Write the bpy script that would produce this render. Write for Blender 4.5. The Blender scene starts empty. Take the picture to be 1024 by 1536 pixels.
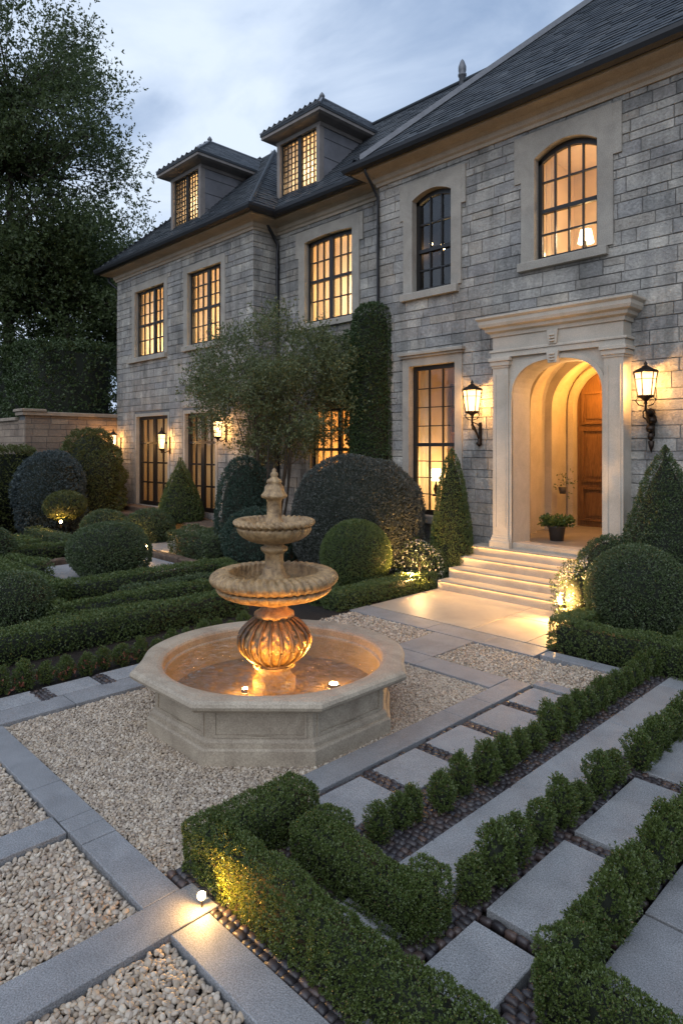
import bpy, math, random
import numpy as np
R=math.radians
C=bpy.context.scene.collection
RND=random.Random(7)
# ------------------------------------------------------------------ materials
def newmat(n):
    m=bpy.data.materials.new(n); m.use_nodes=True; nt=m.node_tree; nt.nodes.clear()
    return m,nt,nt.nodes,nt.links
def N(nt,t,**k):
    n=nt.nodes.new(t)
    for a,v in k.items():
        if a in n.inputs.keys() if hasattr(n.inputs,'keys') else False: n.inputs[a].default_value=v
        else: setattr(n,a,v)
    return n
def ramp(nt,fac,cols,interp='LINEAR'):
    r=nt.nodes.new('ShaderNodeValToRGB'); cr=r.color_ramp; cr.interpolation=interp
    while len(cr.elements)<len(cols): cr.elements.new(.5)
    for e,(p,c) in zip(cr.elements,cols): e.position=p; e.color=(*c,1)
    nt.links.new(fac,r.inputs[0]); return r.outputs[0]
def coords(nt,scale=1,kind='Object'):
    t=nt.nodes.new('ShaderNodeTexCoord'); mp=nt.nodes.new('ShaderNodeMapping')
    if isinstance(scale,(int,float)): scale=(scale,)*3
    mp.inputs['Scale'].default_value=scale
    nt.links.new(t.outputs[kind],mp.inputs[0]); return mp.outputs[0]
def noise(nt,vec,scale,detail=6,rough=.6,dist=0):
    n=nt.nodes.new('ShaderNodeTexNoise'); n.inputs['Scale'].default_value=scale
    n.inputs['Detail'].default_value=detail; n.inputs['Roughness'].default_value=rough; n.inputs['Distortion'].default_value=dist
    nt.links.new(vec,n.inputs['Vector']); return n.outputs['Fac']
def mixc(nt,fac,a,b,mode='MIX'):
    m=nt.nodes.new('ShaderNodeMix'); m.data_type='RGBA'; m.blend_type=mode
    for s,v in ((0,fac),(6,a),(7,b)):
        if isinstance(v,(int,float)): m.inputs[s].default_value=v
        elif isinstance(v,tuple): m.inputs[s].default_value=(*v,1)
        else: nt.links.new(v,m.inputs[s])
    return m.outputs[2]
def bump(nt,h,strength=.5,dist=.01,normal=None):
    b=nt.nodes.new('ShaderNodeBump'); b.inputs['Strength'].default_value=strength; b.inputs['Distance'].default_value=dist
    nt.links.new(h,b.inputs['Height'])
    if normal is not None: nt.links.new(normal,b.inputs['Normal'])
    return b.outputs[0]
def out(nt,sh): o=nt.nodes.new('ShaderNodeOutputMaterial'); nt.links.new(sh,o.inputs[0])
def princ(nt,col,rough=.6,metal=0,norm=None,spec=.5):
    p=nt.nodes.new('ShaderNodeBsdfPrincipled')
    if isinstance(col,tuple): p.inputs['Base Color'].default_value=(*col,1)
    else: nt.links.new(col,p.inputs['Base Color'])
    if isinstance(rough,(int,float)): p.inputs['Roughness'].default_value=rough
    else: nt.links.new(rough,p.inputs['Roughness'])
    p.inputs['Metallic'].default_value=metal; p.inputs['Specular IOR Level'].default_value=spec
    if norm is not None: nt.links.new(norm,p.inputs['Normal'])
    return p.outputs[0]
def island(nt):
    g=nt.nodes.new('ShaderNodeNewGeometry'); return g.outputs['Random Per Island']
def worldpos(nt):
    g=nt.nodes.new('ShaderNodeNewGeometry'); return g.outputs['Position']
def leafmat(n,cols,rough=.42,trans=.25,spec=.5,brown=0):
    m,nt,_,L=newmat(n); i=island(nt)
    st=[(k/(len(cols)-1)*(1-brown),x) for k,x in enumerate(cols)]
    if brown: st+=[(min(.995,1-brown+.004),(.16,.095,.045)),(1,(.20,.13,.06))]
    c=ramp(nt,i,st)
    nz=noise(nt,worldpos(nt),1.7,3); c=mixc(nt,ramp(nt,nz,[(.3,(0,0,0)),(.7,(.45,.45,.45))]),c,cols[len(cols)//2])
    p=princ(nt,c,rough,spec=spec); t=nt.nodes.new('ShaderNodeBsdfTranslucent'); L.new(c,t.inputs[0])
    x=nt.nodes.new('ShaderNodeMixShader'); x.inputs[0].default_value=trans; L.new(p,x.inputs[1]); L.new(t.outputs[0],x.inputs[2]); out(nt,x.outputs[0]); return m
def islandstone(n,cols,rough=.75,ns=40,bs=.5,bd=.01,mott=.35,mscale=3,spec=.4,streak=0):
    m,nt,_,L=newmat(n); c=ramp(nt,island(nt),[(k/(len(cols)-1),x) for k,x in enumerate(cols)])
    w=worldpos(nt); a=noise(nt,w,mscale,8,.65); d=noise(nt,w,ns,6,.7)
    c=mixc(nt,mott,c,ramp(nt,a,[(.3,(.25,.25,.25)),(.5,(.5,.5,.5)),(.72,(.8,.78,.74))]),'OVERLAY')
    c=mixc(nt,mott*.8,c,ramp(nt,d,[(.3,(.25,.25,.25)),(.7,(.75,.75,.75))]),'OVERLAY')
    if streak:
        mp=nt.nodes.new('ShaderNodeMapping'); mp.inputs['Scale'].default_value=(3.2,3.2,.45); L.new(w,mp.inputs[0]); e=noise(nt,mp.outputs[0],1,5,.6)
        c=mixc(nt,streak,c,ramp(nt,e,[(.36,(.20,.20,.19)),(.52,(.5,.5,.5)),(.7,(.66,.65,.63))]),'OVERLAY')
    out(nt,princ(nt,c,rough,norm=bump(nt,d,bs,bd),spec=spec)); return m
def plainstone(n,col,col2,rough=.7,sc=6,fine=120,bs=.25,bd=.004,spec=.35,speck=0.0):
    m,nt,_,L=newmat(n); w=worldpos(nt); a=noise(nt,w,sc,8,.65,.6); f=noise(nt,w,fine,4,.7)
    c=ramp(nt,a,[(.32,col2),(.62,col)])
    c=mixc(nt,.3+speck,c,ramp(nt,f,[(.35,(.22,.22,.22)),(.65,(.78,.78,.78))]),'OVERLAY')
    a2=noise(nt,w,sc*.35,4); c=mixc(nt,.25,c,ramp(nt,a2,[(.35,(.35,.34,.33)),(.65,(.62,.62,.63))]),'OVERLAY')
    out(nt,princ(nt,c,rough,norm=bump(nt,f,bs,bd,bump(nt,a,bs*.6,bd*3)),spec=spec)); return m
def emis(n,col,s):
    m,nt,_,L=newmat(n); e=nt.nodes.new('ShaderNodeEmission'); e.inputs[0].default_value=(*col,1); e.inputs[1].default_value=s; out(nt,e.outputs[0]); return m
def simple(n,col,rough=.5,metal=0,spec=.5,nz=0.12,sc=8):
    m,nt,_,L=newmat(n); w=worldpos(nt); a=noise(nt,w,sc,6)
    c=mixc(nt,ramp(nt,a,[(.35,(0,0,0)),(.65,(1,1,1))]),tuple(x*(1-nz) for x in col),tuple(min(1,x*(1+nz)) for x in col))
    out(nt,princ(nt,c,rough,metal,bump(nt,noise(nt,w,sc*12,3),.1,.003),spec)); return m
def clearglass(n,tint=(1,1,1),refl=1.0,rough=.01,bmp=0):
    m,nt,_,L=newmat(n); f=nt.nodes.new('ShaderNodeFresnel'); f.inputs[0].default_value=1.5
    t=nt.nodes.new('ShaderNodeBsdfTransparent'); t.inputs[0].default_value=(*tint,1)
    g=nt.nodes.new('ShaderNodeBsdfGlossy'); g.inputs['Roughness'].default_value=rough
    if bmp: L.new(bump(nt,noise(nt,worldpos(nt),3,2),bmp,.02),g.inputs['Normal'])
    x=nt.nodes.new('ShaderNodeMixShader'); ml=nt.nodes.new('ShaderNodeMath'); ml.operation='MULTIPLY'; ml.inputs[1].default_value=refl
    L.new(f.outputs[0],ml.inputs[0]); L.new(ml.outputs[0],x.inputs[0]); L.new(t.outputs[0],x.inputs[1]); L.new(g.outputs[0],x.inputs[2]); out(nt,x.outputs[0]); return m

M={}
M['ashlar']=islandstone('limestone_ashlar',[(.26,.25,.235),(.36,.34,.31),(.235,.23,.22),(.42,.395,.355),(.31,.295,.275),(.35,.315,.27),(.27,.262,.255),(.33,.315,.295)],.85,22,1.0,.03,.7,2.2,.4,.5)
M['mortar']=plainstone('mortar',(.17,.165,.16),(.12,.118,.115),.9)
M['trim']=plainstone('dressed_limestone',(.37,.335,.285),(.28,.255,.22),.8,2.6,60,.4,.006)
M['portico']=plainstone('portico_limestone',(.52,.46,.38),(.43,.38,.31),.65,2.4,90,.2,.004)
M['steps']=plainstone('step_limestone',(.43,.37,.30),(.35,.30,.24),.6,3,110,.15,.003)
M['floorstone']=plainstone('vestibule_paving',(.26,.23,.20),(.19,.17,.15),.4,3,90,.1,.003)
M['slate']=islandstone('roof_slate',[(.022,.027,.033),(.042,.050,.060),(.03,.035,.042),(.065,.07,.076),(.034,.040,.048)],.6,60,.5,.004,.5,2,.28)
M['lead']=simple('lead_flashing',(.16,.165,.18),.5,.3)
M['gutter']=simple('dark_gutter_paint',(.012,.012,.014),.45)
M['frame']=simple('black_window_frame',(.012,.010,.009),.4)
M['eave']=plainstone('eave_moulding',(.42,.35,.27),(.34,.28,.21),.6,2,60,.08,.002)
M['zinc']=simple('dormer_zinc_cladding',(.17,.165,.175),.6,.1,nz=.2,sc=2)
M['dtrim']=simple('dormer_trim_paint',(.22,.19,.17),.55,nz=.15,sc=3)
M['glass']=clearglass('window_glass',(.95,.97,.97),1.8,.015,.2)
M['darkglass']=clearglass('reflective_window_glass',(.9,.92,.93),2.2,.015,.12)
M['room']=simple('warm_interior_plaster',(.74,.58,.38),.9,nz=.08,sc=1.5)
m,nt,_,L=newmat('sheer_curtain'); t=nt.nodes.new('ShaderNodeBsdfTranslucent'); t.inputs[0].default_value=(.90,.85,.74,1)
d=nt.nodes.new('ShaderNodeBsdfDiffuse'); d.inputs[0].default_value=(.7,.62,.5,1); x=nt.nodes.new('ShaderNodeMixShader'); x.inputs[0].default_value=.3
L.new(t.outputs[0],x.inputs[1]); L.new(d.outputs[0],x.inputs[2])
tr=nt.nodes.new('ShaderNodeBsdfTransparent'); y=nt.nodes.new('ShaderNodeMixShader'); y.inputs[0].default_value=.3; L.new(x.outputs[0],y.inputs[1]); L.new(tr.outputs[0],y.inputs[2]); out(nt,y.outputs[0]); M['sheer']=m
M['slab']=plainstone('blue_grey_granite',(.262,.264,.270),(.195,.197,.203),.6,3.2,130,.6,.004,.45,.55)
M['paleslab']=plainstone('pale_granite',(.30,.304,.31),(.23,.235,.242),.65,3.2,130,.6,.004,.4,.65)
M['landing']=plainstone('landing_sandstone',(.42,.36,.29),(.33,.28,.23),.5,2,160,.15,.002)
M['pebble']=islandstone('river_pebbles',[(.40,.31,.22),(.50,.41,.31),(.30,.225,.16),(.44,.365,.29),(.58,.50,.40),(.35,.285,.225),(.22,.17,.13)],.6,90,.2,.002,.3,8)
M['grit']=plainstone('gravel_grit',(.30,.25,.20),(.18,.15,.12),.9,30,160,.8,.01)
M['cobble']=islandstone('dark_cobble_setts',[(.022,.018,.020),(.055,.040,.040),(.035,.032,.038),(.09,.055,.042),(.045,.042,.05),(.03,.024,.026),(.075,.066,.068)],.42,70,.5,.004,.4,5,.6)
M['soil']=plainstone('dark_soil',(.028,.021,.016),(.014,.011,.009),.95,12,90,.8,.02)
M['ground']=plainstone('ground_cover',(.03,.04,.018),(.02,.018,.012),.95,5,60,.8,.03)
M['fountain']=plainstone('fountain_limestone',(.43,.36,.27),(.29,.235,.175),.62,3.2,80,.3,.004,.35,.15)
M['carved']=plainstone('carved_aged_stone',(.50,.325,.155),(.16,.092,.038),.28,13,80,.9,.010,.7)
M['ribstone']=plainstone('backlit_shade_ribs',(.15,.095,.05),(.07,.045,.025),.35,13,80,.6,.006,.5)  # backlit shade of the urn ribs is put into this darker stone colour
M['poolfloor']=plainstone('pool_mosaic_floor',(.22,.165,.10),(.07,.052,.03),.6,7,45,.8,.01,.5,.4)
m,nt,_,L=newmat('fountain_water'); w=worldpos(nt); b=bump(nt,noise(nt,w,7,5,.6,2.0),1.0,.16)
lw=nt.nodes.new('ShaderNodeLayerWeight'); lw.inputs[0].default_value=.5; L.new(b,lw.inputs['Normal']); f=nt.nodes.new('ShaderNodeMath'); f.operation='POWER'; f.inputs[1].default_value=4.2; L.new(lw.outputs['Facing'],f.inputs[0])
t=nt.nodes.new('ShaderNodeBsdfTransparent'); t.inputs[0].default_value=(.74,.64,.46,1); g=nt.nodes.new('ShaderNodeBsdfGlossy'); g.inputs['Roughness'].default_value=.04; L.new(b,g.inputs['Normal'])
x=nt.nodes.new('ShaderNodeMixShader'); ml=nt.nodes.new('ShaderNodeMath'); ml.operation='MULTIPLY_ADD'; ml.inputs[1].default_value=.9; ml.inputs[2].default_value=.20; L.new(f.outputs[0],ml.inputs[0])
L.new(ml.outputs[0],x.inputs[0]); L.new(t.outputs[0],x.inputs[1]); L.new(g.outputs[0],x.inputs[2]); out(nt,x.outputs[0]); M['water']=m
m,nt,_,L=newmat('oak_door_wood'); v=coords(nt,(14,14,1.1)); n1=noise(nt,v,3,8,.6,1.5)
out(nt,princ(nt,ramp(nt,n1,[(.3,(.075,.036,.015)),(.55,(.17,.085,.035)),(.75,(.25,.135,.06))]),.35,norm=bump(nt,n1,.3,.005))); M['wood']=m
M['iron']=simple('dark_bronze_iron',(.03,.02,.014),.4,.7)
M['_unused']=emis('lit_lantern_glass',(1,.70,.34),9)
M['bulb']=emis('lit_bulb',(1,.74,.40),60)
M['lampbulb']=emis('lit_candle_bulb',(1,.66,.28),22)
M['spot']=emis('lit_spot_lens',(1,.70,.32),130)
M['poolspot']=emis('lit_pool_lamp',(1,.76,.42),160)
M['strip']=emis('step_light_strip',(1,.68,.32),9)
M['shade']=emis('lit_lamp_shade',(1,.72,.38),7)
M['pot']=simple('dark_clay_pot',(.06,.05,.042),.6)
M['bark']=plainstone('tree_bark',(.09,.07,.05),(.04,.032,.025),.9,12,60,.8,.02)
M['twig']=simple('box_twig_mass',(.012,.016,.008),.9)
M['brickkerb']=plainstone('brown_stone_kerb',(.17,.115,.08),(.08,.055,.04),.8,7,50,.8,.02)
M['gardenwall']=islandstone('garden_wall_stone',[(.16,.12,.09),(.25,.19,.14),(.20,.15,.115),(.30,.235,.175)],.85,26,.8,.015,.5,2)
M['cap']=plainstone('wall_coping',(.32,.26,.20),(.22,.18,.14),.8)
M['box']=leafmat('boxwood_leaves',[(.052,.080,.020),(.092,.132,.034),(.13,.17,.05),(.045,.08,.024),(.12,.165,.06)],.40,.22)
M['boxn']=leafmat('near_boxwood_leaves',[(.042,.066,.014),(.078,.115,.026),(.118,.155,.038),(.05,.09,.022),(.14,.18,.06)],.38,.25,brown=.02)
M['ball']=leafmat('clipped_ball_leaves',[(.042,.066,.026),(.068,.102,.038),(.094,.134,.05),(.052,.08,.032),(.18,.20,.13)],.36,.18)
M['yew']=leafmat('dark_yew_leaves',[(.03,.052,.018),(.052,.085,.028),(.078,.112,.04)],.5,.15)
M['purple']=leafmat('purple_grey_leaves',[(.036,.046,.038),(.062,.074,.060),(.088,.095,.08),(.052,.052,.044),(.14,.145,.13)],.38,.12)
M['blue']=leafmat('blue_grey_leaves',[(.042,.06,.06),(.068,.09,.09),(.095,.12,.12)],.5,.12)
M['olive']=leafmat('olive_shrub_leaves',[(.06,.075,.02),(.10,.115,.032),(.14,.145,.045)],.45,.25)
M['teal']=leafmat('blue_green_leaves',[(.022,.044,.030),(.036,.066,.044),(.05,.086,.056)],.5,.12)
M['tree']=leafmat('oak_leaves',[(.045,.07,.022),(.08,.112,.038),(.115,.15,.055)],.5,.4)
M['oliveleaf']=leafmat('small_tree_leaves',[(.06,.082,.030),(.10,.128,.048),(.145,.17,.07),(.20,.22,.12)],.42,.35)
M['ivy']=leafmat('ivy_leaves',[(.028,.052,.016),(.048,.084,.026),(.07,.11,.036)],.45,.18)
M['white']=leafmat('white_petals',[(.55,.52,.48),(.75,.72,.68),(.62,.6,.58)],.6,.3,.2)
M['red']=leafmat('russet_leaves',[(.14,.04,.025),(.24,.08,.05),(.30,.13,.09)],.5,.3)
M['plant']=leafmat('pot_plant_leaves',[(.05,.09,.02),(.08,.13,.03),(.11,.16,.05)],.4,.3)

# ------------------------------------------------------------------ objects
def wloc(p):
    v=np.zeros(3)
    while p is not None: v+=np.array(p.location); p=p.parent
    return v
def tag(o,label=None,cat=None,group=None,kind=None):
    if label: o['label']=label
    if cat: o['category']=cat
    if group: o['group']=group
    if kind: o['kind']=kind
    return o
def empty(name,loc):
    o=bpy.data.objects.new(name,None); C.objects.link(o); o.location=loc; o.empty_display_size=.2; return o
def link(name,me,parent=None,loc=None):
    o=bpy.data.objects.new(name,me); C.objects.link(o)
    if parent is not None: o.parent=parent
    if loc is not None: o.location=loc
    return o
class MB:
    def __init__(s): s.v=[]; s.f=[]; s.sm=[]
    def add(s,vs,fs,smooth=False):
        b=len(s.v); s.v+=[tuple(p) for p in vs]; s.f+=[tuple(b+i for i in f) for f in fs]; s.sm+=[smooth]*len(fs); return s
    def box(s,x0,x1,y0,y1,z0,z1,ch=0):
        if ch<=0:
            return s.add([(x0,y0,z0),(x1,y0,z0),(x1,y1,z0),(x0,y1,z0),(x0,y0,z1),(x1,y0,z1),(x1,y1,z1),(x0,y1,z1)],
              [(0,3,2,1),(4,5,6,7),(0,1,5,4),(1,2,6,5),(2,3,7,6),(3,0,4,7)])
        c=ch; V=[(x0,y0,z0),(x1,y0,z0),(x1,y1,z0),(x0,y1,z0),(x0,y0,z1-c),(x1,y0,z1-c),(x1,y1,z1-c),(x0,y1,z1-c),(x0+c,y0+c,z1),(x1-c,y0+c,z1),(x1-c,y1-c,z1),(x0+c,y1-c,z1)]
        F=[(0,3,2,1),(8,9,10,11)]
        for i in range(4):
            j=(i+1)%4; F+=[(i,j,4+j,4+i),(4+i,4+j,8+j,8+i)]
        return s.add(V,F)
    def tube(s,path,rad,n=8,caps=True):
        P=[np.array(p,float) for p in path]
        if not hasattr(rad,'__len__'): rad=[rad]*len(P)
        V=[];F=[]; up=np.array([0,0,1.]); 
        for i,p in enumerate(P):
            t=P[min(i+1,len(P)-1)]-P[max(i-1,0)]; t=t/(np.linalg.norm(t)+1e-9)
            a=np.cross(t,up if abs(t[2])<.95 else np.array([1.,0,0])); a/=np.linalg.norm(a)+1e-9; b=np.cross(t,a)
            for k in range(n):
                q=2*math.pi*k/n; V.append(p+rad[i]*(a*math.cos(q)+b*math.sin(q)))
        for i in range(len(P)-1):
            for k in range(n):
                l=(k+1)%n; F.append((i*n+k,i*n+l,(i+1)*n+l,(i+1)*n+k))
        s.add(V,F,True)
        if caps: s.add([V[k] for k in range(n)],[tuple(range(n))]); s.add([V[-n+k] for k in range(n)],[tuple(range(n))])
        return s
    def lathe(s,c,prof,n=48,mod=None,smooth=True):
        V=[];F=[]
        for i,(r,z) in enumerate(prof):
            for k in range(n):
                q=2*math.pi*k/n; rr=r; zz=z
                if mod: rr,zz=mod(i,r,z,q)
                V.append((c[0]+rr*math.cos(q),c[1]+rr*math.sin(q),c[2]+zz))
        for i in range(len(prof)-1):
            for k in range(n):
                l=(k+1)%n; F.append((i*n+k,i*n+l,(i+1)*n+l,(i+1)*n+k))
        return s.add(V,F,smooth)
    def extr(s,inner,outer,y0,y1):
        """ring between two (x,z) polylines, extruded from y0 to y1"""
        n=len(inner); V=[]
        for y in (y0,y1):
            V+=[(x,y,z) for x,z in inner]; V+=[(x,y,z) for x,z in outer]
        F=[]
        for i in range(n-1):
            F+=[(i,i+1,n+i+1,n+i),(2*n+i,3*n+i,3*n+i+1,2*n+i+1),(i,2*n+i,2*n+i+1,i+1),(n+i,n+i+1,3*n+i+1,3*n+i)]
        F+=[(0,n,3*n,2*n),(n-1,3*n-1,4*n-1,2*n-1)]
        return s.add(V,F)
    def build(s,name,mat,parent=None,kind=None):
        o0=wloc(parent); V=np.array(s.v)-o0
        me=bpy.data.meshes.new(name); me.from_pydata(V.tolist(),[],s.f); me.materials.append(M[mat] if isinstance(mat,str) else mat)
        me.polygons.foreach_set('use_smooth',s.sm); me.update()
        o=link(name,me,parent)
        if kind: o['kind']=kind
        return o
def npquads(name,parts,mats,origin=(0,0,0)):
    """parts: list of (verts (n*4,3) OR (verts,faces), matindex, smooth)"""
    vs=[];fs=[];mi=[];b=0
    for P,idx in parts:
        if isinstance(P,tuple): V,F=P
        else: V=P.reshape(-1,3); F=np.arange(len(V)).reshape(-1,4)
        vs.append(V); fs.append(F+b); mi.append(np.full(len(F),idx)); b+=len(V)
    V=np.concatenate(vs)-np.array(origin); F=np.concatenate(fs).astype(np.int32); mi=np.concatenate(mi).astype(np.int32)
    me=bpy.data.meshes.new(name); me.vertices.add(len(V)); me.vertices.foreach_set('co',V.astype(np.float32).ravel())
    k=F.shape[1]; me.loops.add(F.size); me.loops.foreach_set('vertex_index',F.ravel()); me.polygons.add(len(F))
    me.polygons.foreach_set('loop_start',np.arange(0,F.size,k,dtype=np.int32)); me.polygons.foreach_set('loop_total',np.full(len(F),k,np.int32))
    me.polygons.foreach_set('material_index',mi)
    for m in mats: me.materials.append(M[m])
    me.update(calc_edges=True); return me
def unit(a): return a/(np.linalg.norm(a,axis=-1,keepdims=True)+1e-9)
def leafquads(P,D,Ls,Ws,rng):
    n=len(P); D=unit(D); r=unit(rng.normal(size=(n,3))); S=unit(np.cross(D,r))
    l=(Ls*rng.uniform(.7,1.3,n))[:,None]; w=(Ws*rng.uniform(.7,1.3,n))[:,None]
    mid=P+D*l*.5
    return np.stack([P,mid+S*w*.5,P+D*l,mid-S*w*.5],1)
def sprigs(O,A,K,slen,Ls,Ws,rng):
    n=len(O); A=unit(A); t=rng.uniform(.1,1,(n,K)); P=O[:,None]+A[:,None]*(t*slen)[...,None]
    rad=unit(np.cross(A[:,None],rng.normal(size=(n,K,3)))); D=A[:,None]*.9+rad*rng.uniform(.5,1.1,(n,K,1))
    return leafquads(P.reshape(-1,3),D.reshape(-1,3),Ls,Ws,rng)
def lump(P,rng,freq,amp):
    o=np.zeros(len(P))
    for k in range(5):
        d=unit(rng.normal(size=3)); o+=np.sin(P@d*freq*rng.uniform(.7,2)+rng.uniform(0,6.28))
    return o*amp/2.2
def sampell(c,r,n,rng,zmin,power=2.0):
    D=unit(rng.normal(size=(n,3)))
    if power!=2:
        q=(np.abs(D)**power).sum(1,keepdims=True)**(1/power); P0=D/q
    else: P0=D
    P=np.array(c)+P0*np.array(r); Nn=unit(np.sign(P0)*np.abs(P0)**(power-1)/np.array(r)); k=P[:,2]>zmin
    return P[k],Nn[k]
def samprev(c,prof,n,rng):
    prof=np.array(prof,float); seg=np.diff(prof,axis=0); L=np.hypot(seg[:,0],seg[:,1]); w=L*(prof[:-1,0]+prof[1:,0]+.02); w/=w.sum()
    i=rng.choice(len(L),n,p=w); t=rng.random(n); r=prof[i,0]+seg[i,0]*t; z=prof[i,1]+seg[i,1]*t; a=rng.uniform(0,2*math.pi,n)
    nx=seg[i,1]/L[i]; nz=-seg[i,0]/L[i]
    return np.stack([c[0]+r*np.cos(a),c[1]+r*np.sin(a),c[2]+z],1),np.stack([nx*np.cos(a),nx*np.sin(a),nz],1)
def sampbox(x0,x1,y0,y1,z0,z1,n,rng):
    ar=[(y1-y0)*(z1-z0)]*2+[(x1-x0)*(z1-z0)]*2+[(x1-x0)*(y1-y0)]; ar=np.array(ar); w=ar/ar.sum(); f=rng.choice(5,n,p=w); u=rng.random((n,3))
    P=np.array([x0,y0,z0])+u*np.array([x1-x0,y1-y0,z1-z0]); Nn=np.zeros((n,3))
    for k,(ax,v,sg) in enumerate(((0,x0,-1),(0,x1,1),(1,y0,-1),(1,y1,1),(2,z1,1))):
        m=f==k; P[m,ax]=v; Nn[m,ax]=sg
    # round the edges
    cx=np.array([(x0+x1)/2,(y0+y1)/2,(z0+z1)/2]); h=np.array([(x1-x0)/2,(y1-y0)/2,(z1-z0)/2]); r=min(.035,h.min()*.5)
    q=P-cx; core=np.clip(q,-(h-r),(h-r)); core[:,2]=np.minimum(q[:,2],h[2]-r); d=q-core; ln=np.linalg.norm(d,axis=1,keepdims=True)
    P=cx+core+d/np.maximum(ln,1e-6)*r*(ln>1e-6); Nn=np.where(ln>1e-6,d/np.maximum(ln,1e-6),Nn)
    return P,unit(Nn)
def coreell(c,r,zmin,nu=20,nv=12,power=2.0):
    V=[];F=[]
    for j in range(nv+1):
        ph=math.pi*j/nv
        for i in range(nu):
            th=2*math.pi*i/nu; d=np.array([math.sin(ph)*math.cos(th),math.sin(ph)*math.sin(th),math.cos(ph)])
            if power!=2: d=d/((np.abs(d)**power).sum()**(1/power))
            p=np.array(c)+d*np.array(r); p[2]=max(p[2],zmin); V.append(p)
    for j in range(nv):
        for i in range(nu): k=(i+1)%nu; F.append((j*nu+i,(j+1)*nu+i,(j+1)*nu+k,j*nu+k))
    return np.array(V),np.array(F)
def corerev(c,prof,nu=18):
    V=[];F=[]
    for r,z in prof:
        for i in range(nu): th=2*math.pi*i/nu; V.append((c[0]+r*math.cos(th),c[1]+r*math.sin(th),c[2]+z))
    for j in range(len(prof)-1):
        for i in range(nu): k=(i+1)%nu; F.append((j*nu+i,j*nu+k,(j+1)*nu+k,(j+1)*nu+i))
    return np.array(V),np.array(F)
def corebox(x0,x1,y0,y1,z0,z1):
    V=np.array([(x0,y0,z0),(x1,y0,z0),(x1,y1,z0),(x0,y1,z0),(x0,y0,z1),(x1,y0,z1),(x1,y1,z1),(x0,y1,z1)],float)
    return V,np.array([(0,3,2,1),(4,5,6,7),(0,1,5,4),(1,2,6,5),(2,3,7,6),(3,0,4,7)])
SEED=[100]
def rg(): SEED[0]+=1; return np.random.default_rng(SEED[0])
def clad(P,Nn,leaf,rng,K=5,la=.04,up=.15,lf=5,jit=.4,asp=.6,depth=1.0):
    P=P+Nn*(lump(P,rng,lf,la)+lump(P,rng,lf*4.5,la*.55))[:,None]-Nn*(rng.random(len(P))**2*leaf*1.5*depth)[:,None]
    A=Nn+rng.normal(size=P.shape)*jit+np.array([0,0,up])
    return sprigs(P-unit(A)*leaf*.8,A,K,leaf*2.0,leaf,leaf*asp,rng)
def veg(name,label,cat,shape,mat,leaf,dens,group=None,la=.03,K=5,lf=5,up=.15,extra=None,jit=.4,asp=.6):
    """shape: ('ell',c,r,zmin[,pow]) ('rev',c,prof) ('box',...) or list of boxes"""
    rng=rg(); parts=[]; shapes=shape if isinstance(shape,list) else [shape]
    for sh in shapes:
        if sh[0]=='ell':
            c,r,zm=sh[1:4]; pw=sh[4] if len(sh)>4 else 2.0
            area=4*math.pi*((r[0]*r[1])**1.6/3+(r[0]*r[2])**1.6/3+(r[1]*r[2])**1.6/3)**(1/1.6); n=int(area*dens/(K*leaf*leaf*asp*.5))
            P,Nn=sampell(c,r,n,rng,zm,pw); parts.append((coreell(c,[x-leaf*1.5-la-.01 for x in r],zm,power=pw),1)); org=(c[0],c[1],zm)
        elif sh[0]=='rev':
            c,prof=sh[1:3]; a=np.array(prof); area=(np.hypot(*np.diff(a,axis=0).T)*math.pi*(a[:-1,0]+a[1:,0])).sum(); n=int(area*dens/(K*leaf*leaf*asp*.5))
            P,Nn=samprev(c,prof,n,rng); parts.append((corerev(c,[(max(.001,r-leaf*1.5-la-.01),z*(1-.03)) for r,z in prof]),1)); org=c
        else:
            b=sh[1:]; area=2*(b[1]-b[0]+b[3]-b[2])*(b[5]-b[4])+(b[1]-b[0])*(b[3]-b[2]); n=int(area*dens/(K*leaf*leaf*asp*.5))
            P,Nn=sampbox(*b,n,rng); e=leaf*2.2+la+.008; parts.append((corebox(b[0]+e,b[1]-e,b[2]+e,b[3]-e,b[4],b[5]-e),1)); org=(b[0],b[2],b[4])
        parts.append((clad(P,Nn,leaf,rng,K,la,up,lf,jit,asp),0))
        if len(shapes)>1: org=(shapes[0][1],shapes[0][3],shapes[0][5]) if sh[0]=='box' else org
    mats=[mat,'twig']
    me=npquads(name,parts,mats,org); o=link(name,me,None,org); tag(o,label,cat,group)
    if extra:
        emat,frac,sz,nm=extra; n=int(len(P)*frac); P2,N2=(P[:n],Nn[:n])
        D=N2+rng.normal(size=P2.shape)*.5; q=[]
        for k in range(4):
            q.append(leafquads(P2+N2*leaf*.9,rng.normal(size=P2.shape)+N2*.6,sz,sz*.8,rng))
        me2=npquads(nm,[(np.concatenate(q),0)],[emat],org); link(nm,me2,o)
    return o
ORD=['first','second','third','fourth','fifth','sixth','seventh','eighth','ninth','tenth','eleventh','twelfth','thirteenth','fourteenth','fifteenth','sixteenth','seventeenth','eighteenth','nineteenth','twentieth','twenty-first','twenty-second','twenty-third','twenty-fourth','twenty-fifth','twenty-sixth','twenty-seventh','twenty-eighth','twenty-ninth','thirtieth']
def lamp(loc,power,col=(1,.66,.32),rad=.05,kind='POINT',rot=None,spot=None,blend=.6,pale=False):
    l=bpy.data.lights.new('lamp_light',kind); l.energy=power; l.color=col; l.shadow_soft_size=rad
    l.color=(col[0],col[1]*.90,col[2]*.74) if not pale else col
    if spot: l.spot_size=spot; l.spot_blend=blend
    o=bpy.data.objects.new('lamp_light',l); C.objects.link(o); o.location=loc
    if rot: o.rotation_euler=rot
    return o

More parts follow.
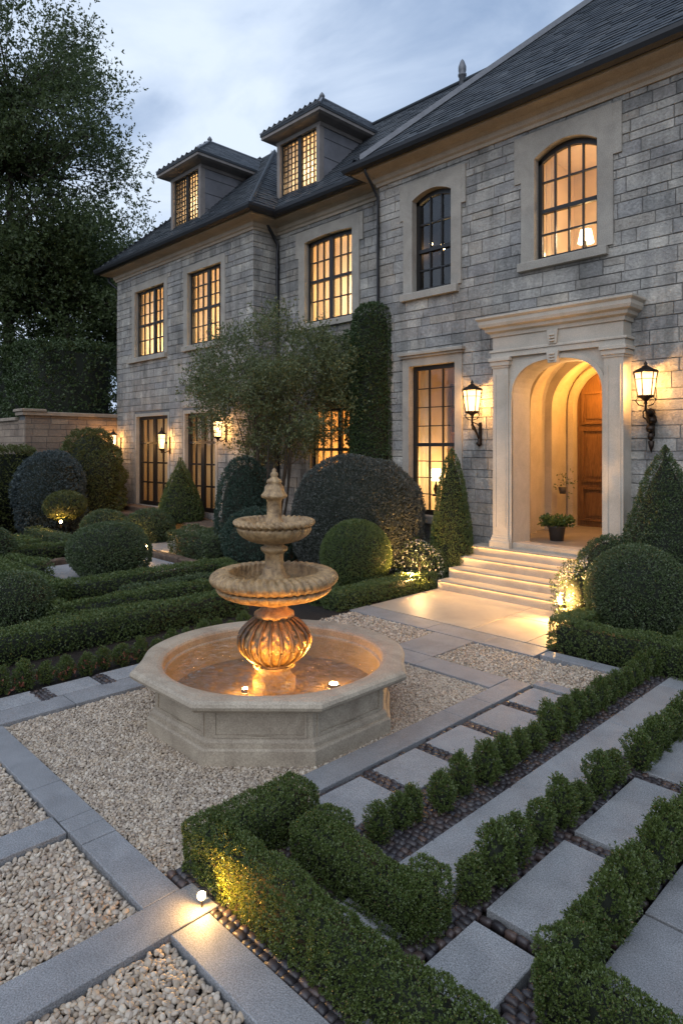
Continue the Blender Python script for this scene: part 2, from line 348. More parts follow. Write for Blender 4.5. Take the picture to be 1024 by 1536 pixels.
from mathutils import Vector
def aim(p,t,pw,ang,col=(1,.64,.30)):
    o=lamp(p,pw,col,.02,'SPOT',None,R(ang),.9); o.rotation_euler=(Vector(t)-Vector(p)).to_track_quat('-Z','Y').to_euler()
# ------------------------------------------------------------------ ground, paving
def sheet(name,mat,x0,x1,y0,y1,z,kind='structure'):
    return MB().add([(x0,y0,z),(x1,y0,z),(x1,y1,z),(x0,y1,z)],[(0,1,2,3)]).build(name,mat,kind=kind)
sheet('ground','ground',-300,300,-300,300,-.10)
sheet('garden_soil','soil',-8.6,.6,.2,11.2,-.070)
sheet('parterre_ground','soil',-24,-6.6,0.2,10.3,-.02)
def slab(x0,x1,y0,y1,z1=0,mat='slab',name='paving_slab',th=.075,ch=.004):
    j=lambda: RND.uniform(-.002,.002)
    b=MB().box(x0+j(),x1+j(),y0+j(),y1+j(),z1-th,z1+RND.uniform(-.0015,.0015),ch); return b.build(name,mat,kind='structure')
G=.003
def run(ax,a0,a1,cuts,c0,c1,z=0,mat='slab',name='path'):
    pts=[a0]+list(cuts)+[a1]
    for p,q in zip(pts[:-1],pts[1:]):
        if ax=='x': slab(p+G,q-G,c0,c1,z,mat,name)
        else: slab(c0,c1,p+G,q-G,z,mat,name)
run('x',-6.3,-3.27,[-4.97,-4.42,-4.25,-4.07],1.71,1.94)           # long path across the gravel
run('y',.3,2.02,[1.2,.7],-3.27,-3.01)                              # path towards the viewer
run('x',-3.0,-1.2,[-1.75],1.72,1.95)                               # lit path beside hedge
run('y',.3,1.70,[],-4.52,-4.27)                                    # cross strip
run('y',1.0,6.2,[1.9,2.6,3.4,4.4,5.3],-6.63,-6.32,.01,name='kerb_strip')
for a,b in ((.9,1.65),(1.74,2.40),(2.52,3.01),(3.13,3.9),(4.02,4.7),(4.82,5.5)): slab(-6.97,-6.64,a,b,.012,'paleslab')
run('y',3.22,6.24,[3.9,5.03,5.5],-3.75,-3.50,name='path')          # strip beside stepping slabs
for a,b in ((2.72,2.98),(3.08,3.58),(3.72,4.24),(4.38,4.88),(5.02,5.55),(5.68,6.16)): slab(-3.44,-3.0+RND.uniform(-.01,.01),a,b,0,'paleslab','paving_slab')
run('x',-7.0,-3.76,[-6.1,-4.77],5.86,6.22)
run('y',6.23,7.08,[],-5.4,-4.8)
run('x',-7.05,-3.95,[-5.6,-4.7],7.10,7.5)
run('x',-3.49,-2.9,[],6.25,6.42)
run('x',-3.93,-2.8,[-3.3],7.2,7.42,name='path')
run('y',2.15,9.5,[2.85,3.1,4.35,5.9,7.2],-2.56,-2.17,mat='paleslab')
for a,b in ((1.98,2.92),(3.04,3.92),(4.06,5.04),(5.18,6.1),(6.25,7.2)): slab(-1.97,-1.60,a,b,0,'paleslab','paving_slab')
for a,b in ((2.9,3.6),(3.62,4.4),(4.5,5.3),(5.4,6.2),(6.3,7.1)): slab(-1.36,-.85,a,b,0,'slab','paving_slab')
slab(-1.58,-1.2,1.98,2.5,0,'paleslab')
# landing before the steps
for x0,x1,y0,y1 in ((-7.02,-5.15,7.52,9.24),(-5.14,-4.3,7.52,8.55),(-5.14,-4.3,8.56,9.24),(-4.29,-4.02,7.52,8.0)): slab(x0,x1,y0,y1,.004,'landing','landing_slab')
# paved court on the left
for a in (4.9,5.7,6.5): 
    for b in (-14.0,-13.1,-12.2): slab(b,b+.89,a,a+.79,.0,'paleslab','court_paving')
for x0,x1,y0,y1 in ((-16.4,-14.2,7.7,9.0),(-14.2,-12.0,7.9,8.9),(-17.8,-16.45,7.9,9.0)): slab(x0,x1,y0,y1,.02,'slab','court_paving')

# pebbles / setts as real stones
def ico(sub):
    import bmesh
    bm=bmesh.new(); bmesh.ops.create_icosphere(bm,subdivisions=sub,radius=1); bm.verts.ensure_lookup_table()
    V=np.array([v.co[:] for v in bm.verts]); F=np.array([[v.index for v in f.verts] for f in bm.faces]); bm.free(); return V,F
def stones(name,mat,P,size,rng,sub,flat=.6,asp=(.7,1.1),sq=0,yaw=True,sizes=None,jz=.15,kind='stuff',label=None,cat=None):
    V,F=ico(sub); n=len(P)
    if sq: V=V/((np.abs(V)**sq).sum(1,keepdims=True)**(1/sq))
    s=np.stack([rng.uniform(asp[0],asp[1],n),rng.uniform(asp[0],asp[1],n),flat*rng.uniform(.8,1.2,n)],1)*size/2
    if sizes is not None: s=sizes*rng.uniform(.92,1.03,(n,3))
    a=rng.uniform(0,6.28,n) if yaw else rng.normal(0,.06,n); tx=rng.normal(0,jz,n); ty=rng.normal(0,jz,n)
    Q=V[None]*s[:,None]; Q=Q*(1+rng.normal(0,.05,(n,len(V),1)))
    ca,sa=np.cos(a)[:,None],np.sin(a)[:,None]
    x=Q[...,0]*ca-Q[...,1]*sa; y=Q[...,0]*sa+Q[...,1]*ca; z=Q[...,2]+x*tx[:,None]+y*ty[:,None]
    W=np.stack([x,y,z],-1)+P[:,None]; FF=(F[None]+np.arange(n)[:,None,None]*len(V)).reshape(-1,3)
    me=npquads(name,[((W.reshape(-1,3),FF),0)],[mat]); me.polygons.foreach_set('use_smooth',np.ones(len(FF),bool)); o=link(name,me); o['kind']=kind
    if label: o['label']=label
    if cat: o['category']=cat
    return o
def hexpts(x0,x1,y0,y1,s,z,rng,zj=.004,hole=None):
    xs=np.arange(x0,x1,s); ys=np.arange(y0,y1,s*.87); X,Y=np.meshgrid(xs,ys); X=X+(np.arange(len(ys))%2)[:,None]*s/2
    P=np.stack([X.ravel(),Y.ravel(),np.full(X.size,z)],1); P[:,:2]+=rng.normal(0,s*.22,(len(P),2)); P[:,2]+=rng.normal(0,zj,len(P))
    k=(P[:,0]>x0)&(P[:,0]<x1)&(P[:,1]>y0)&(P[:,1]<y1); P=P[k]
    if hole: P=P[~hole(P)]
    return P
FC=(-4.88,3.90)
def gravel(rects,size,z,sub,label,hole=None,two=True):
    rng=rg(); L=[]
    for r in rects:
        L.append(hexpts(*r,size*.74,z,rng,size*.10,hole))
        if two: L.append(hexpts(*r,size*1.6,z+size*.30,rng,size*.10,hole))
    stones('gravel','pebble',np.concatenate(L),size,rng,sub,.62,(.62,1.25),jz=.35,label=label,cat='gravel')
sheet('gravel_bed','grit',-7.0,-3.0,.2,7.12,-.052)
gravel([(-3.0,-1.25,.6,1.715)],.034,-.040,2,'large rounded pebbles below the lit path in the front corner')
gravel([(-4.26,-3.28,.5,1.70)],.034,-.040,2,'cream pebbles between the two grey strips at lower left')
gravel([(-6.3,-4.53,.45,1.70)],.033,-.034,2,'pebbles at the far left edge before the cross strip')
fh=lambda P: (np.hypot(P[:,0]-FC[0],P[:,1]-FC[1])<1.0)
gravel([(-6.31,-3.46,1.95,3.2),(-6.31,-3.76,3.2,5.85)],.0255,-.028,2,'pale crushed gravel surrounding the fountain',fh)
gravel([(-4.79,-3.5,6.26,7.09),(-3.5,-2.85,6.43,7.18)],.034,-.026,1,'gravel panel between the landing and the stepping slabs')
gravel([(-7.0,-5.42,6.24,7.09)],.040,-.026,1,'gravel panel behind the fountain by the low hedge')
rng=rg()
def setts(x0,x1,y0,y1,skip):
    L=[];S=[];y=y0
    while y<y1:
        h=.046*rng.uniform(.9,1.1); x=x0+rng.uniform(0,.04)
        while x<x1:
            w=.062*rng.uniform(.65,1.3)
            cx,cy=x+w/2,y+h/2
            if not any(a<cx<b and c<cy<d for a,b,c,d in skip): L.append((cx,cy,-.032+rng.normal(0,.003))); S.append((w*.52,h*.53,.026))
            x+=w
        y+=h
    return L,S
skip=[(-2.54,-2.19,2.17,9.5),(-1.95,-1.62,1.9,2.90),(-1.95,-1.62,3.06,3.90),(-1.95,-1.62,4.08,5.02),(-1.95,-1.62,5.2,7.2),(-3.42,-3.02,3.1,3.56),(-3.42,-3.02,3.74,4.22),(-3.42,-3.02,4.40,4.86),(-3.42,-3.02,5.04,5.53),(-3.42,-3.02,5.7,6.14),(-1.62,-1.16,1.94,2.53),(-1.40,-.8,2.86,7.15),(-1.99,-1.58,1.94,2.95),(-1.99,-1.58,3.01,3.95),(-1.99,-1.58,4.03,5.07)]
L1,S1=setts(-3.49,-.8,1.96,7.4,skip+[(-3.49,-2.95,6.2,7.4)]); L2,S2=setts(-3.0,-2.0,7.45,8.6,skip); L3,S3=setts(-6.97,-6.64,2.38,5.0,[(-7,-6.6,2.54,3.0),(-7,-6.6,3.15,3.9)])
for i in range(len(L3)): L3[i]=(L3[i][0],L3[i][1],L3[i][2]+.025)
stones('cobble_paving','cobble',np.array(L1+L2+L3),.05,rng,2,sq=9,yaw=False,sizes=np.array(S1+S2+S3),jz=.08,kind='structure')

# ------------------------------------------------------------------ house
house=empty('stone_house',(-10.5,11.5,0)); tag(house,'two storey grey limestone house with slate roof, dormers and arched doorway','house')
YR,YM,YL=10.6,11.1,10.3; XR,XL0,XL1=-9.6,-21.5,-13.75; ZT=8.42
crs=[0.0]; rr=random.Random(3)
while crs[-1]<8.6: crs.append(crs[-1]+rr.choice([.14,.17,.20,.20,.23,.26]))
def ashlar(plane,u0,u1,ops,axis='y',sgn=-1,z0=0,z1=8.45,seed=1,mat='ashlar',lens=(.22,.80),mb=None,jz=.008):
    r=random.Random(seed); own=mb is None; mb=mb or MB()
    for a,b in zip(crs[:-1],crs[1:]):
        if b<=z0 or a>=z1: continue
        a=max(a,z0); b=min(b,z1); 
        if b-a<.05: continue
        zm=(a+b)/2; iv=[(u0,u1)]
        for (p,q,c,d) in ops:
            if c<zm<d:
                nv=[]
                for s,e in iv:
                    if p>s: nv.append((s,min(e,p)))
                    if q<e: nv.append((max(s,q),e))
                iv=[(s,e) for s,e in nv if e-s>.02]
        for s,e in iv:
            x=s-(r.uniform(0,.4) if s==u0 else 0); x=s
            first=True
            while x<e-.01:
                w=r.uniform(*lens)*(.6 if first else 1); first=False; x2=min(e,x+w)
                if e-x2<.12: x2=e
                sub=[(a,b)] if r.random()>.09 or b-a<.24 else [(a,(a+b)/2),((a+b)/2,b)]
                for (c,d) in sub:
                    g=jz/2; o=.012+r.random()*.012; cc=.006
                    ja=[r.uniform(-.003,.003) for _ in range(8)]
                    U=[x+g,x2-g,x2-g,x+g]; Z=[c+g,c+g,d-g,d-g]; U2=[U[0]+cc,U[1]-cc,U[2]-cc,U[3]+cc]; Z2=[Z[0]+cc,Z[1]+cc,Z[2]-cc,Z[3]-cc]
                    V=[]
                    for uu,zz in zip(U,Z): V.append((uu,0,zz))
                    for i,(uu,zz) in enumerate(zip(U2,Z2)): V.append((uu+ja[i],o,zz+ja[4+i]))
                    for k in range(8):
                        uu,dd,zz=V[k]; dd=plane+sgn*dd
                        V[k]=(uu,dd,zz) if axis=='y' else (dd,uu,zz)
                    mb.add(V,[(4,5,6,7),(0,1,5,4),(1,2,6,5),(2,3,7,6),(3,0,4,7)])
                x=x2
    return mb
def backing(mb,plane,u0,u1,z0,z1,holes,axis='y'):
    us=sorted({u0,u1,*[v for h in holes for v in h[:2]]}); zs=sorted({z0,z1,*[v for h in holes for v in h[2:]]})
    for p,q in zip(us[:-1],us[1:]):
        for c,d in zip(zs[:-1],zs[1:]):
            um,zm=(p+q)/2,(c+d)/2
            if any(h[0]<um<h[1] and h[2]<zm<h[3] for h in holes): continue
            V=[(p,plane,c),(q,plane,c),(q,plane,d),(p,plane,d)]
            if axis=='x': V=[(y,x,z) for x,y,z in V]
            mb.add(V,[(0,1,2,3)])
    return mb
E_=.10
def hole(u0,u1,z0,z1): return (u0,u1,z0,z1)
W_UR=(-5.87,-4.73,5.79,7.60,.20); W_B=(-8.65,-7.67,5.69,7.60,.14); W_G=(-8.74,-7.58,1.10,4.17,0)
W_M=(-12.60,-10.90,5.63,7.72,.05); W_L1=(-20.20,-18.30,5.42,7.60,0); W_L2=(-16.95,-15.20,5.46,7.62,0)
W_D1=(-20.12,-18.10,.62,3.48,0); W_D2=(-17.10,-15.5,.62,3.48,0); W_ML=(-12.4,-10.5,.9,3.45,0)
def hl(w): return (w[0]-.02,w[1]+.02,w[2]-.02,w[3]+w[4]+.02)
def ex(w,e=.13): return (w[0]-e,w[1]+e,w[2]-.08,w[3]+w[4]+e)
DO=(-6.18,-4.54,.70,4.0)
opR=[hl(W_UR),hl(W_B),hl(W_G),(-6.45,-4.3,0,4.25)]; 
wr=MB(); ashlar(YR,XR,3.0,[ex(W_UR),ex(W_B),ex(W_G),(-6.5,-4.25,0,4.7)],seed=11,mb=wr)
ashlar(YM,XL1,XR,[ex(W_M),ex(W_ML)],seed=12,mb=wr)
ashlar(YL,XL0,XL1,[ex(W_L1),ex(W_L2),ex(W_D1),ex(W_D2)],seed=13,mb=wr)
ashlar(XL1,YL-.03,YM,[],axis='x',sgn=1,seed=14,mb=wr)
ashlar(XL0,YL-.03,18,[],axis='x',sgn=-1,seed=15,mb=wr)
ashlar(XR,YR-.03,YM,[],axis='x',sgn=-1,seed=16,mb=wr)
wall=wr.build('wall','ashlar',house)
b=MB(); backing(b,YR,XR,3.0,0,8.5,opR); backing(b,YM,XL1,XR,0,8.5,[hl(W_M),hl(W_ML)]); backing(b,YL,XL0,XL1,0,8.5,[hl(W_L1),hl(W_L2),hl(W_D1),hl(W_D2)])
backing(b,XL1,YL,YM,0,8.5,[],'x'); backing(b,XL0,YL,18,0,8.5,[],'x'); backing(b,XR,YR,YM,0,8.5,[],'x'); backing(b,3.0,YR,20,0,8.5,[],'x'); backing(b,20,XL0,3.0,0,8.5,[])
b.build('wall_core','mortar',house)

def archz(w,u):
    uc=(w[0]+w[1])/2; h=(w[1]-w[0])/2; return w[3]+w[4]*(1-min(1,((u-uc)/h)**2))
def roombox(w,Y,depth,parent,mat='room',ext=.35):
    x0,x1,z0,z1=w[0]-ext,w[1]+ext,w[2]-.25,w[3]+w[4]+.3; y0,y1=Y+.27,Y+depth
    V=[(x0,y0,z0),(x1,y0,z0),(x1,y1,z0),(x0,y1,z0),(x0,y0,z1),(x1,y0,z1),(x1,y1,z1),(x0,y1,z1)]
    mb=MB().add(V,[(0,1,2,3),(4,7,6,5),(1,5,6,2),(2,6,7,3),(3,7,4,0)])
    # front return round the opening
    backing(mb,y0,x0,x1,z0,z1,[(w[0],w[1],w[2],w[3]+w[4])])
    return mb.build('room_interior',mat,parent)
def curtain(x0,x1,z0,z1,Y,parent,waves,amp=.03,mat='sheer',name='curtain'):
    n=int(waves*8); V=[];F=[]
    for i in range(n+1):
        t=i/n; y=Y+amp*math.sin(t*waves*6.28)+amp*.4*math.sin(t*waves*2.3*6.28+1)
        V+=[(x0+(x1-x0)*t,y,z0),(x0+(x1-x0)*t,y*1+.0,z1)]
    for i in range(n): F.append((2*i,2*i+2,2*i+3,2*i+1))
    mb=MB(); mb.add(V,F,True); return mb.build(name,mat,parent)
def window(w,Y,cols,rows,meet,mull=(),fr=.06,surround=None,sill=True,name='window',bar=.03,power=25,curt='sheer',glass='glass',roomd=2.2,col=(1,.66,.33),lampz=0,lampx=0,rmat='room'):
    u0,u1,z0,zs,rise=w; zt=zs+rise; f=MB(); ya,yb=Y+.10,Y+.17
    seg=10 if rise else 1
    us=[u0+(u1-u0)*i/seg for i in range(seg+1)]
    # outer frame
    f.box(u0,u0+fr,ya,yb,z0,zs+.001); f.box(u1-fr,u1,ya,yb,z0,zs+.001); f.box(u0+fr,u1-fr,ya,yb,z0,z0+fr*1.2)
    if rise: f.extr([(u,archz(w,u)-fr*1.3) for u in us],[(u,archz(w,u)) for u in us],ya,yb)
    else: f.box(u0+fr,u1-fr,ya,yb,zs-fr,zs)
    zm=z0+(zt-z0)*meet
    if meet>0: f.box(u0+fr,u1-fr,ya-.015,yb-.005,zm-.036,zm+.036)
    for mu in mull:
        u=u0+(u1-u0)*mu; f.box(u-fr*.9,u+fr*.9,ya-.012,yb-.012,z0+fr,archz(w,u)-fr*.6 if rise else zs-fr*.6)
    edges=[u0]+[u0+(u1-u0)*mu for mu in mull]+[u1]; cl=cols if isinstance(cols,(list,tuple)) else [cols]
    for (a,c),n in zip(zip(edges[:-1],edges[1:]),cl):
        a2=a+fr*.8; c2=c-fr*.8
        for k in range(1,n):
            u=a2+(c2-a2)*k/n; f.box(u-bar/2,u+bar/2,ya+.01,yb-.012,z0+fr,(archz(w,u) if rise else zs)-fr*.8)
    rb,rt=rows
    for k in range(1,rb): z=z0+fr+(zm-z0-fr)*k/rb; f.box(u0+fr,u1-fr,ya+.013,yb-.016,z-bar/2,z+bar/2)
    for k in range(1,rt): z=zm+(zt-fr-zm)*k/rt; f.box(u0+fr,u1-fr,ya+.013,yb-.016,z-bar/2,z+bar/2)
    o=f.build(name,'frame',house)
    g=MB(); yg=Y+.145
    g.add([(u,yg,z0+.02) for u in us]+[(u,yg,(archz(w,u) if rise else zs)-.02) for u in us],[(i,i+1,seg+2+i,seg+1+i) for i in range(seg)]); g.build('pane',glass,o)
    # dark reveal lining + surround
    if surround:
        sw,ears,top,proj=surround; s=MB(); yo,yi=Y-proj,Y+.26
        s.box(u0-sw,u0,yo,yi,z0,zs); s.box(u1,u1+sw,yo,yi,z0,zs)
        if rise:
            s.extr([(u,archz(w,u)) for u in us],[(u,zt+.02+sw) for u in us],yo,yi)
            s.box(u0-sw,u0,yo,yi,zs,zt+.02+sw); s.box(u1,u1+sw,yo,yi,zs,zt+.02+sw)
        else: s.box(u0-sw,u1+sw,yo,yi,zs,zs+sw)
        if ears:
            s.box(u0-sw-ears,u0-sw+.002,yo+.004,Y+.02,zs-.35,zt+.014+sw); s.box(u1+sw-.002,u1+sw+ears,yo+.004,Y+.02,zs-.35,zt+.014+sw)
        s.build('surround','trim',o)
        if top:
            t=MB(); zz=zt+sw; t.box(u0-sw-.03,u1+sw+.03,Y-proj-.05,Y+.02,zz,zz+.05,.01); t.box(u0-sw-.07,u1+sw+.07,Y-proj-.10,Y+.02,zz+.05,zz+.12,.02); t.build('cornice','trim',o)
    if sill:
        s=MB().box(u0-(sill if not isinstance(sill,bool) else .18),u1+.18,Y-.12,Y+.25,z0-.15,z0-.001,.015); s.build('sill','trim',o)
    if roomd:
        roombox(w,Y,roomd,o,rmat)
        if curt=='sheer': curtain(u0,u1,z0,zt,Y+.36,o,(u1-u0)*3.6,.065)
        elif curt=='sides':
            ww=(u1-u0)*.24; curtain(u0-.02,u0+ww,z0,zt,Y+.33,o,2.4,.05); curtain(u1-ww,u1+.02,z0,zt,Y+.35,o,2.4,.05)
        if curt=='left': curtain(u0-.02,u0+(u1-u0)*.2,z0,zt,Y+.33,o,2.4,.05)
        if curt=='pair': ww=(u1-u0)*.42; curtain(u0-.03,u0+ww,z0,zt,Y+.34,o,3.5,.06); curtain(u1-ww,u1+.03,z0,zt,Y+.36,o,3.5,.06)
        if power: lamp(((u0+u1)/2+lampx,Y+roomd*.55,(z0+zt)/2+lampz),power,col,.12,pale=True)
    return o
window(W_UR,YR,4,(2,2),.44,surround=(.26,.14,0,.05),power=30,curt='left',col=(1,.74,.50),lampz=-.3,lampx=.25,fr=.075,sill=.30)
wB=window(W_B,YR,3,(2,2),.42,surround=(.24,.10,0,.05),power=3,lampx=-.5,lampz=.2,curt=None,glass='darkglass',sill=.28,rmat='iron',fr=.075)  # room walls take the dark iron colour to stand for an unlit room
window(W_G,YR,3,(4,4),.47,surround=(.17,0,1,.05),power=46,curt='sides',col=(1,.62,.28),sill=True,bar=.018,fr=.085,lampz=-.9,lampx=-.3,roomd=3.0)
window(W_M,YM,(3,3),(2,2),.5,mull=(.5,),surround=(.24,.12,0,.05),power=85,col=(1,.76,.46),curt='sheer',sill=.2,lampz=-.55,lampx=.45,fr=.075)
window(W_L1,YL,(3,3),(2,3),.48,mull=(.58,),surround=(.20,0,0,.035),power=72,sill=.42,curt='pair',col=(1,.76,.46),lampz=-.5,lampx=-.4,fr=.075)
window(W_L2,YL,(3,3),(2,3),.48,mull=(.55,),surround=(.20,0,0,.035),power=80,sill=.2,curt='pair',col=(1,.76,.46),lampz=-.4,lampx=.3,fr=.075)
window(W_D1,YL,(2,2),(3,1),.70,mull=(.5,),fr=.10,surround=(.10,0,0,.02),power=16,sill=False,curt='sheer',lampz=.5,name='glazed_door',bar=.05)
window(W_D2,YL,(2,2),(3,1),.70,mull=(.5,),fr=.10,surround=(.10,0,0,.02),power=10,sill=False,curt='sheer',name='glazed_door',bar=.05)
window(W_ML,YM,(3,3),(3,2),.6,mull=(.5,),fr=.07,surround=(.14,0,0,.03),power=80,curt='sides',col=(1,.52,.16))
# things seen through the windows
def tablelamp(x,y,z,label,s=1.0,power=4):
    t=empty('table_lamp',(x,y,z)); tag(t,label,'lamp')
    MB().lathe((x,y,z),[(.001,0),(.07*s,0),(.07*s,.015*s),(.02*s,.03*s),(.045*s,.12*s),(.015*s,.22*s),(.012*s,.30*s)],16).build('base','iron',t)
    MB().lathe((x,y,z),[(.12*s,.26*s),(.08*s,.46*s)],20).build('lamp_shade','shade',t)
    if power: lamp((x,y,z+.5*s),power,rad=.06)
tablelamp(-5.2,YR+.55,5.80,'glowing lamp in the lower right of the large upper arched window',1.15)
tablelamp(-8.75,YR+.9,1.42,'lit table lamp inside the tall ground floor window',1.3,8)
cn=empty('candle_lamp',(-5.95,YR+.45,5.92)); tag(cn,'small glass candle lamp on the sill of the large upper arched window','candle')
MB().lathe((-5.95,YR+.45,5.92),[(.001,0),(.04,0),(.045,.12),(.04,.13)],14).build('candle_glass','shade',cn); MB().lathe((-5.95,YR+.45,6.05),[(.045,0),(.03,.02),(.02,.05)],12).build('lid','iron',cn)
sh=empty('bookshelf',(-8.2,YR+1.8,1.0)); tag(sh,'dark timber shelving against the back wall of the lit ground floor room','shelf')
s=MB()
for z in (1.15,1.7,2.25,2.8,3.35,3.9): s.box(-9.0,-7.2,YR+1.75,YR+2.1,z,z+.04)
s.build('shelf_boards','wood',sh); s=MB()
for x in (-9.0,-8.4,-7.8,-7.24): s.box(x,x+.04,YR+1.76,YR+2.12,1.0,3.95)
s.build('shelf_uprights','wood',sh)
ch=empty('chandelier',(-8.92,YR+1.0,6.85)); tag(ch,'small glowing chandelier behind the dark upper arched window','chandelier')
s=MB(); cx,cy,cz=-8.92,YR+1.0,6.85; s.tube([(cx,cy,7.9),(cx,cy,cz)],.012,6)
for k in range(6):
    q=k*math.pi/3; ex_,ey=.26*math.cos(q),.26*math.sin(q); s.tube([(cx,cy,cz),(cx+ex_*.5,cy+ey*.5,cz-.08),(cx+ex_,cy+ey,cz),(cx+ex_,cy+ey,cz+.04)],.010,6)
s.build('arms','iron',ch)
for k in range(6):
    q=k*math.pi/3; MB().lathe((cx+.26*math.cos(q),cy+.26*math.sin(q),cz+.04),[(.001,0),(.032,.015),(.036,.04),(.014,.08),(.001,.10)],8).build('bulb','lampbulb',ch)

# eaves, gutters, roofs
def prof_run(mb,prof,pts):
    """sweep (offset,z) profile along plan polyline pts with mitres; offset is to the outside (right of travel)"""
    P=[np.array(p,float) for p in pts]; nrm=[]
    for a,b in zip(P[:-1],P[1:]): d=(b-a)/np.linalg.norm(b-a); nrm.append(np.array([d[1],-d[0]]))
    V=[];n=len(prof)
    for i,p in enumerate(P):
        if i==0: m=nrm[0]
        elif i==len(P)-1: m=nrm[-1]
        else: m=nrm[i-1]+nrm[i]; m=m/(m@nrm[i])
        for o,z in prof: q=p+m*o; V.append((q[0],q[1],z))
    F=[]
    for i in range(len(P)-1):
        for k in range(n-1): F.append((i*n+k,(i+1)*n+k,(i+1)*n+k+1,i*n+k+1))
    return mb.add(V,F)
EL=[(XL0,18.0),(XL0,YL),(XL1,YL),(XL1,YM),(XR-.02,YM)]; ER=[(XR,YM+.6),(XR,YR),(3.0,YR)]
corn=[(0,8.16),(.05,8.16),(.06,8.22),(.10,8.25),(.12,8.33),(.20,8.37),(.42,8.40),(.44,8.46),(.44,8.50),(0,8.52)]
c=MB()
prof_run(c,corn,EL); prof_run(c,corn,ER); c.build('eave_cornice','eave',house)
gut=[(.43,8.44),(.50,8.42),(.57,8.46),(.60,8.53),(.60,8.60),(.57,8.60),(.56,8.54),(.40,8.53)]
g=MB(); prof_run(g,gut,EL); prof_run(g,gut,ER)
o=.6; g.add([(XR-o,YM+.2,8.44),(XR-o,YM+.2,8.6),(XR,YM+.2,8.6),(XR,YM+.2,8.44)],[(0,1,2,3)])
g.build('gutter','gutter',house)
def downpipe(x,y,z0,z1,off=.5,r=.045):
    m=MB(); m.tube([(x,y-off,z1+.02),(x,y-off,z1-.10),(x,y-off*.55,z1-.32),(x,y-.08,z1-.55),(x,y-.08,z1-.8),(x,y-.08,z0)],r,10)
    z=z1-1.2
    while z>z0: m.tube([(x,y-.08,z),(x,y-.08,z+.05)],r*1.35,10); z-=1.9
    return m.build('downpipe','gutter',house)
downpipe(XL1+.10,YM,0,8.46,.45); downpipe(XR+.02,YR,0,8.46,.48,.03)
m=MB(); m.tube([(XL0-.45,YL-.1,8.46),(XL0-.45,YL-.1,8.25),(XL0-.12,YL+.1,7.95),(XL0-.1,YL+.1,7.4)],.045,10); m.build('downpipe','gutter',house)
def slates(mb,A,U,S,poly,rowh=.17,seed=0,wd=.24,skips=()):
    """plane origin A, unit U along eave, unit S up slope; poly in (u,v)"""
    r=random.Random(seed); A=np.array(A,float); U=np.array(U,float); S=np.array(S,float); Nn=np.cross(U,S); Nn/=np.linalg.norm(Nn)
    if Nn[2]<0: Nn=-Nn
    vm=max(v for u,v in poly); v=0; k=0
    def ext(v):
        xs=[]
        for (a,b),(c,d) in zip(poly,poly[1:]+poly[:1]):
            if (b<=v<d) or (d<=v<b): xs.append(a+(c-a)*(v-b)/(d-b))
        return (min(xs),max(xs)) if len(xs)>=2 else None
    while v<vm-.03:
        e=ext(v+.02); 
        if e is None: break
        u=e[0]-(r.uniform(0,wd)); 
        while u<e[1]:
            w=wd*r.uniform(.7,1.25); a=max(u,e[0]); c=min(u+w,e[1])
            pc=A+U*(a+c)/2+S*(v+rowh/2)
            if c-a>.03 and not any(q[0]<pc[0]<q[1] and q[2]<pc[1]<q[3] for q in skips):
                t=(.016+r.random()*.012)*(1 if rowh>.15 else .4); dv=r.uniform(-.012,.012)*(1 if k and rowh>.15 else .15); v2=min(v+rowh*1.5,vm)
                p=[A+U*(a+.003)+S*(v+dv)+Nn*t,A+U*(c-.003)+S*(v+dv)+Nn*(t+r.uniform(-.003,.003)),A+U*(c-.003)+S*v2+Nn*.004,A+U*(a+.003)+S*v2+Nn*.004,
                   A+U*(a+.003)+S*(v+dv)-Nn*.01,A+U*(c-.003)+S*(v+dv)-Nn*.01]
                mb.add(p,[(0,1,2,3),(4,5,1,0),(4,0,3),(5,2,1)])
            u+=w
        v+=rowh; k+=1
SL=.97; cs=1/math.hypot(1,SL); S_f=(0,cs,SL*cs); hyp=math.hypot(1,SL); ZE=8.56
def roofplane(mb,bm,P,seed,ux):
    pass
rf=MB(); under=MB(); SK=[(-18.20,-16.70,10.62,11.55),(-14.0,-12.46,11.46,12.4)]
def hipface(x0,x1,y0,dpt,lh,rh,seed,zb=ZE):
    """front facing plane: eave from x0..x1 at y0; dpt plan depth; lh/rh: inset at top"""
    poly=[(0,0),(x1-x0,0),(x1-x0-rh,dpt*hyp),(lh,dpt*hyp)]
    slates(rf,(x0,y0,zb),(1,0,0),S_f,poly,seed=seed,skips=SK)
    ys=sorted({0,dpt,*[min(dpt,max(0,v-y0)) for q in SK for v in q[2:]]})
    for a,b in zip(ys[:-1],ys[1:]):
        la,lb,ra,rb=x0+lh*a/dpt,x0+lh*b/dpt,x1-rh*a/dpt,x1-rh*b/dpt; cut=[q for q in SK if q[2]<y0+(a+b)/2<q[3] and x0<q[0] and q[1]<x1]
        xs=[(la,lb)]
        for q in sorted(cut): xs+=[(q[0],q[0]),(q[1],q[1])]
        xs.append((ra,rb))
        for i in range(0,len(xs),2): (p,p2),(t,t2)=xs[i],xs[i+1]; under.add([(p,y0+a,zb+a*SL),(t,y0+a,zb+a*SL),(t2,y0+b,zb+b*SL),(p2,y0+b,zb+b*SL)],[(0,1,2,3)])
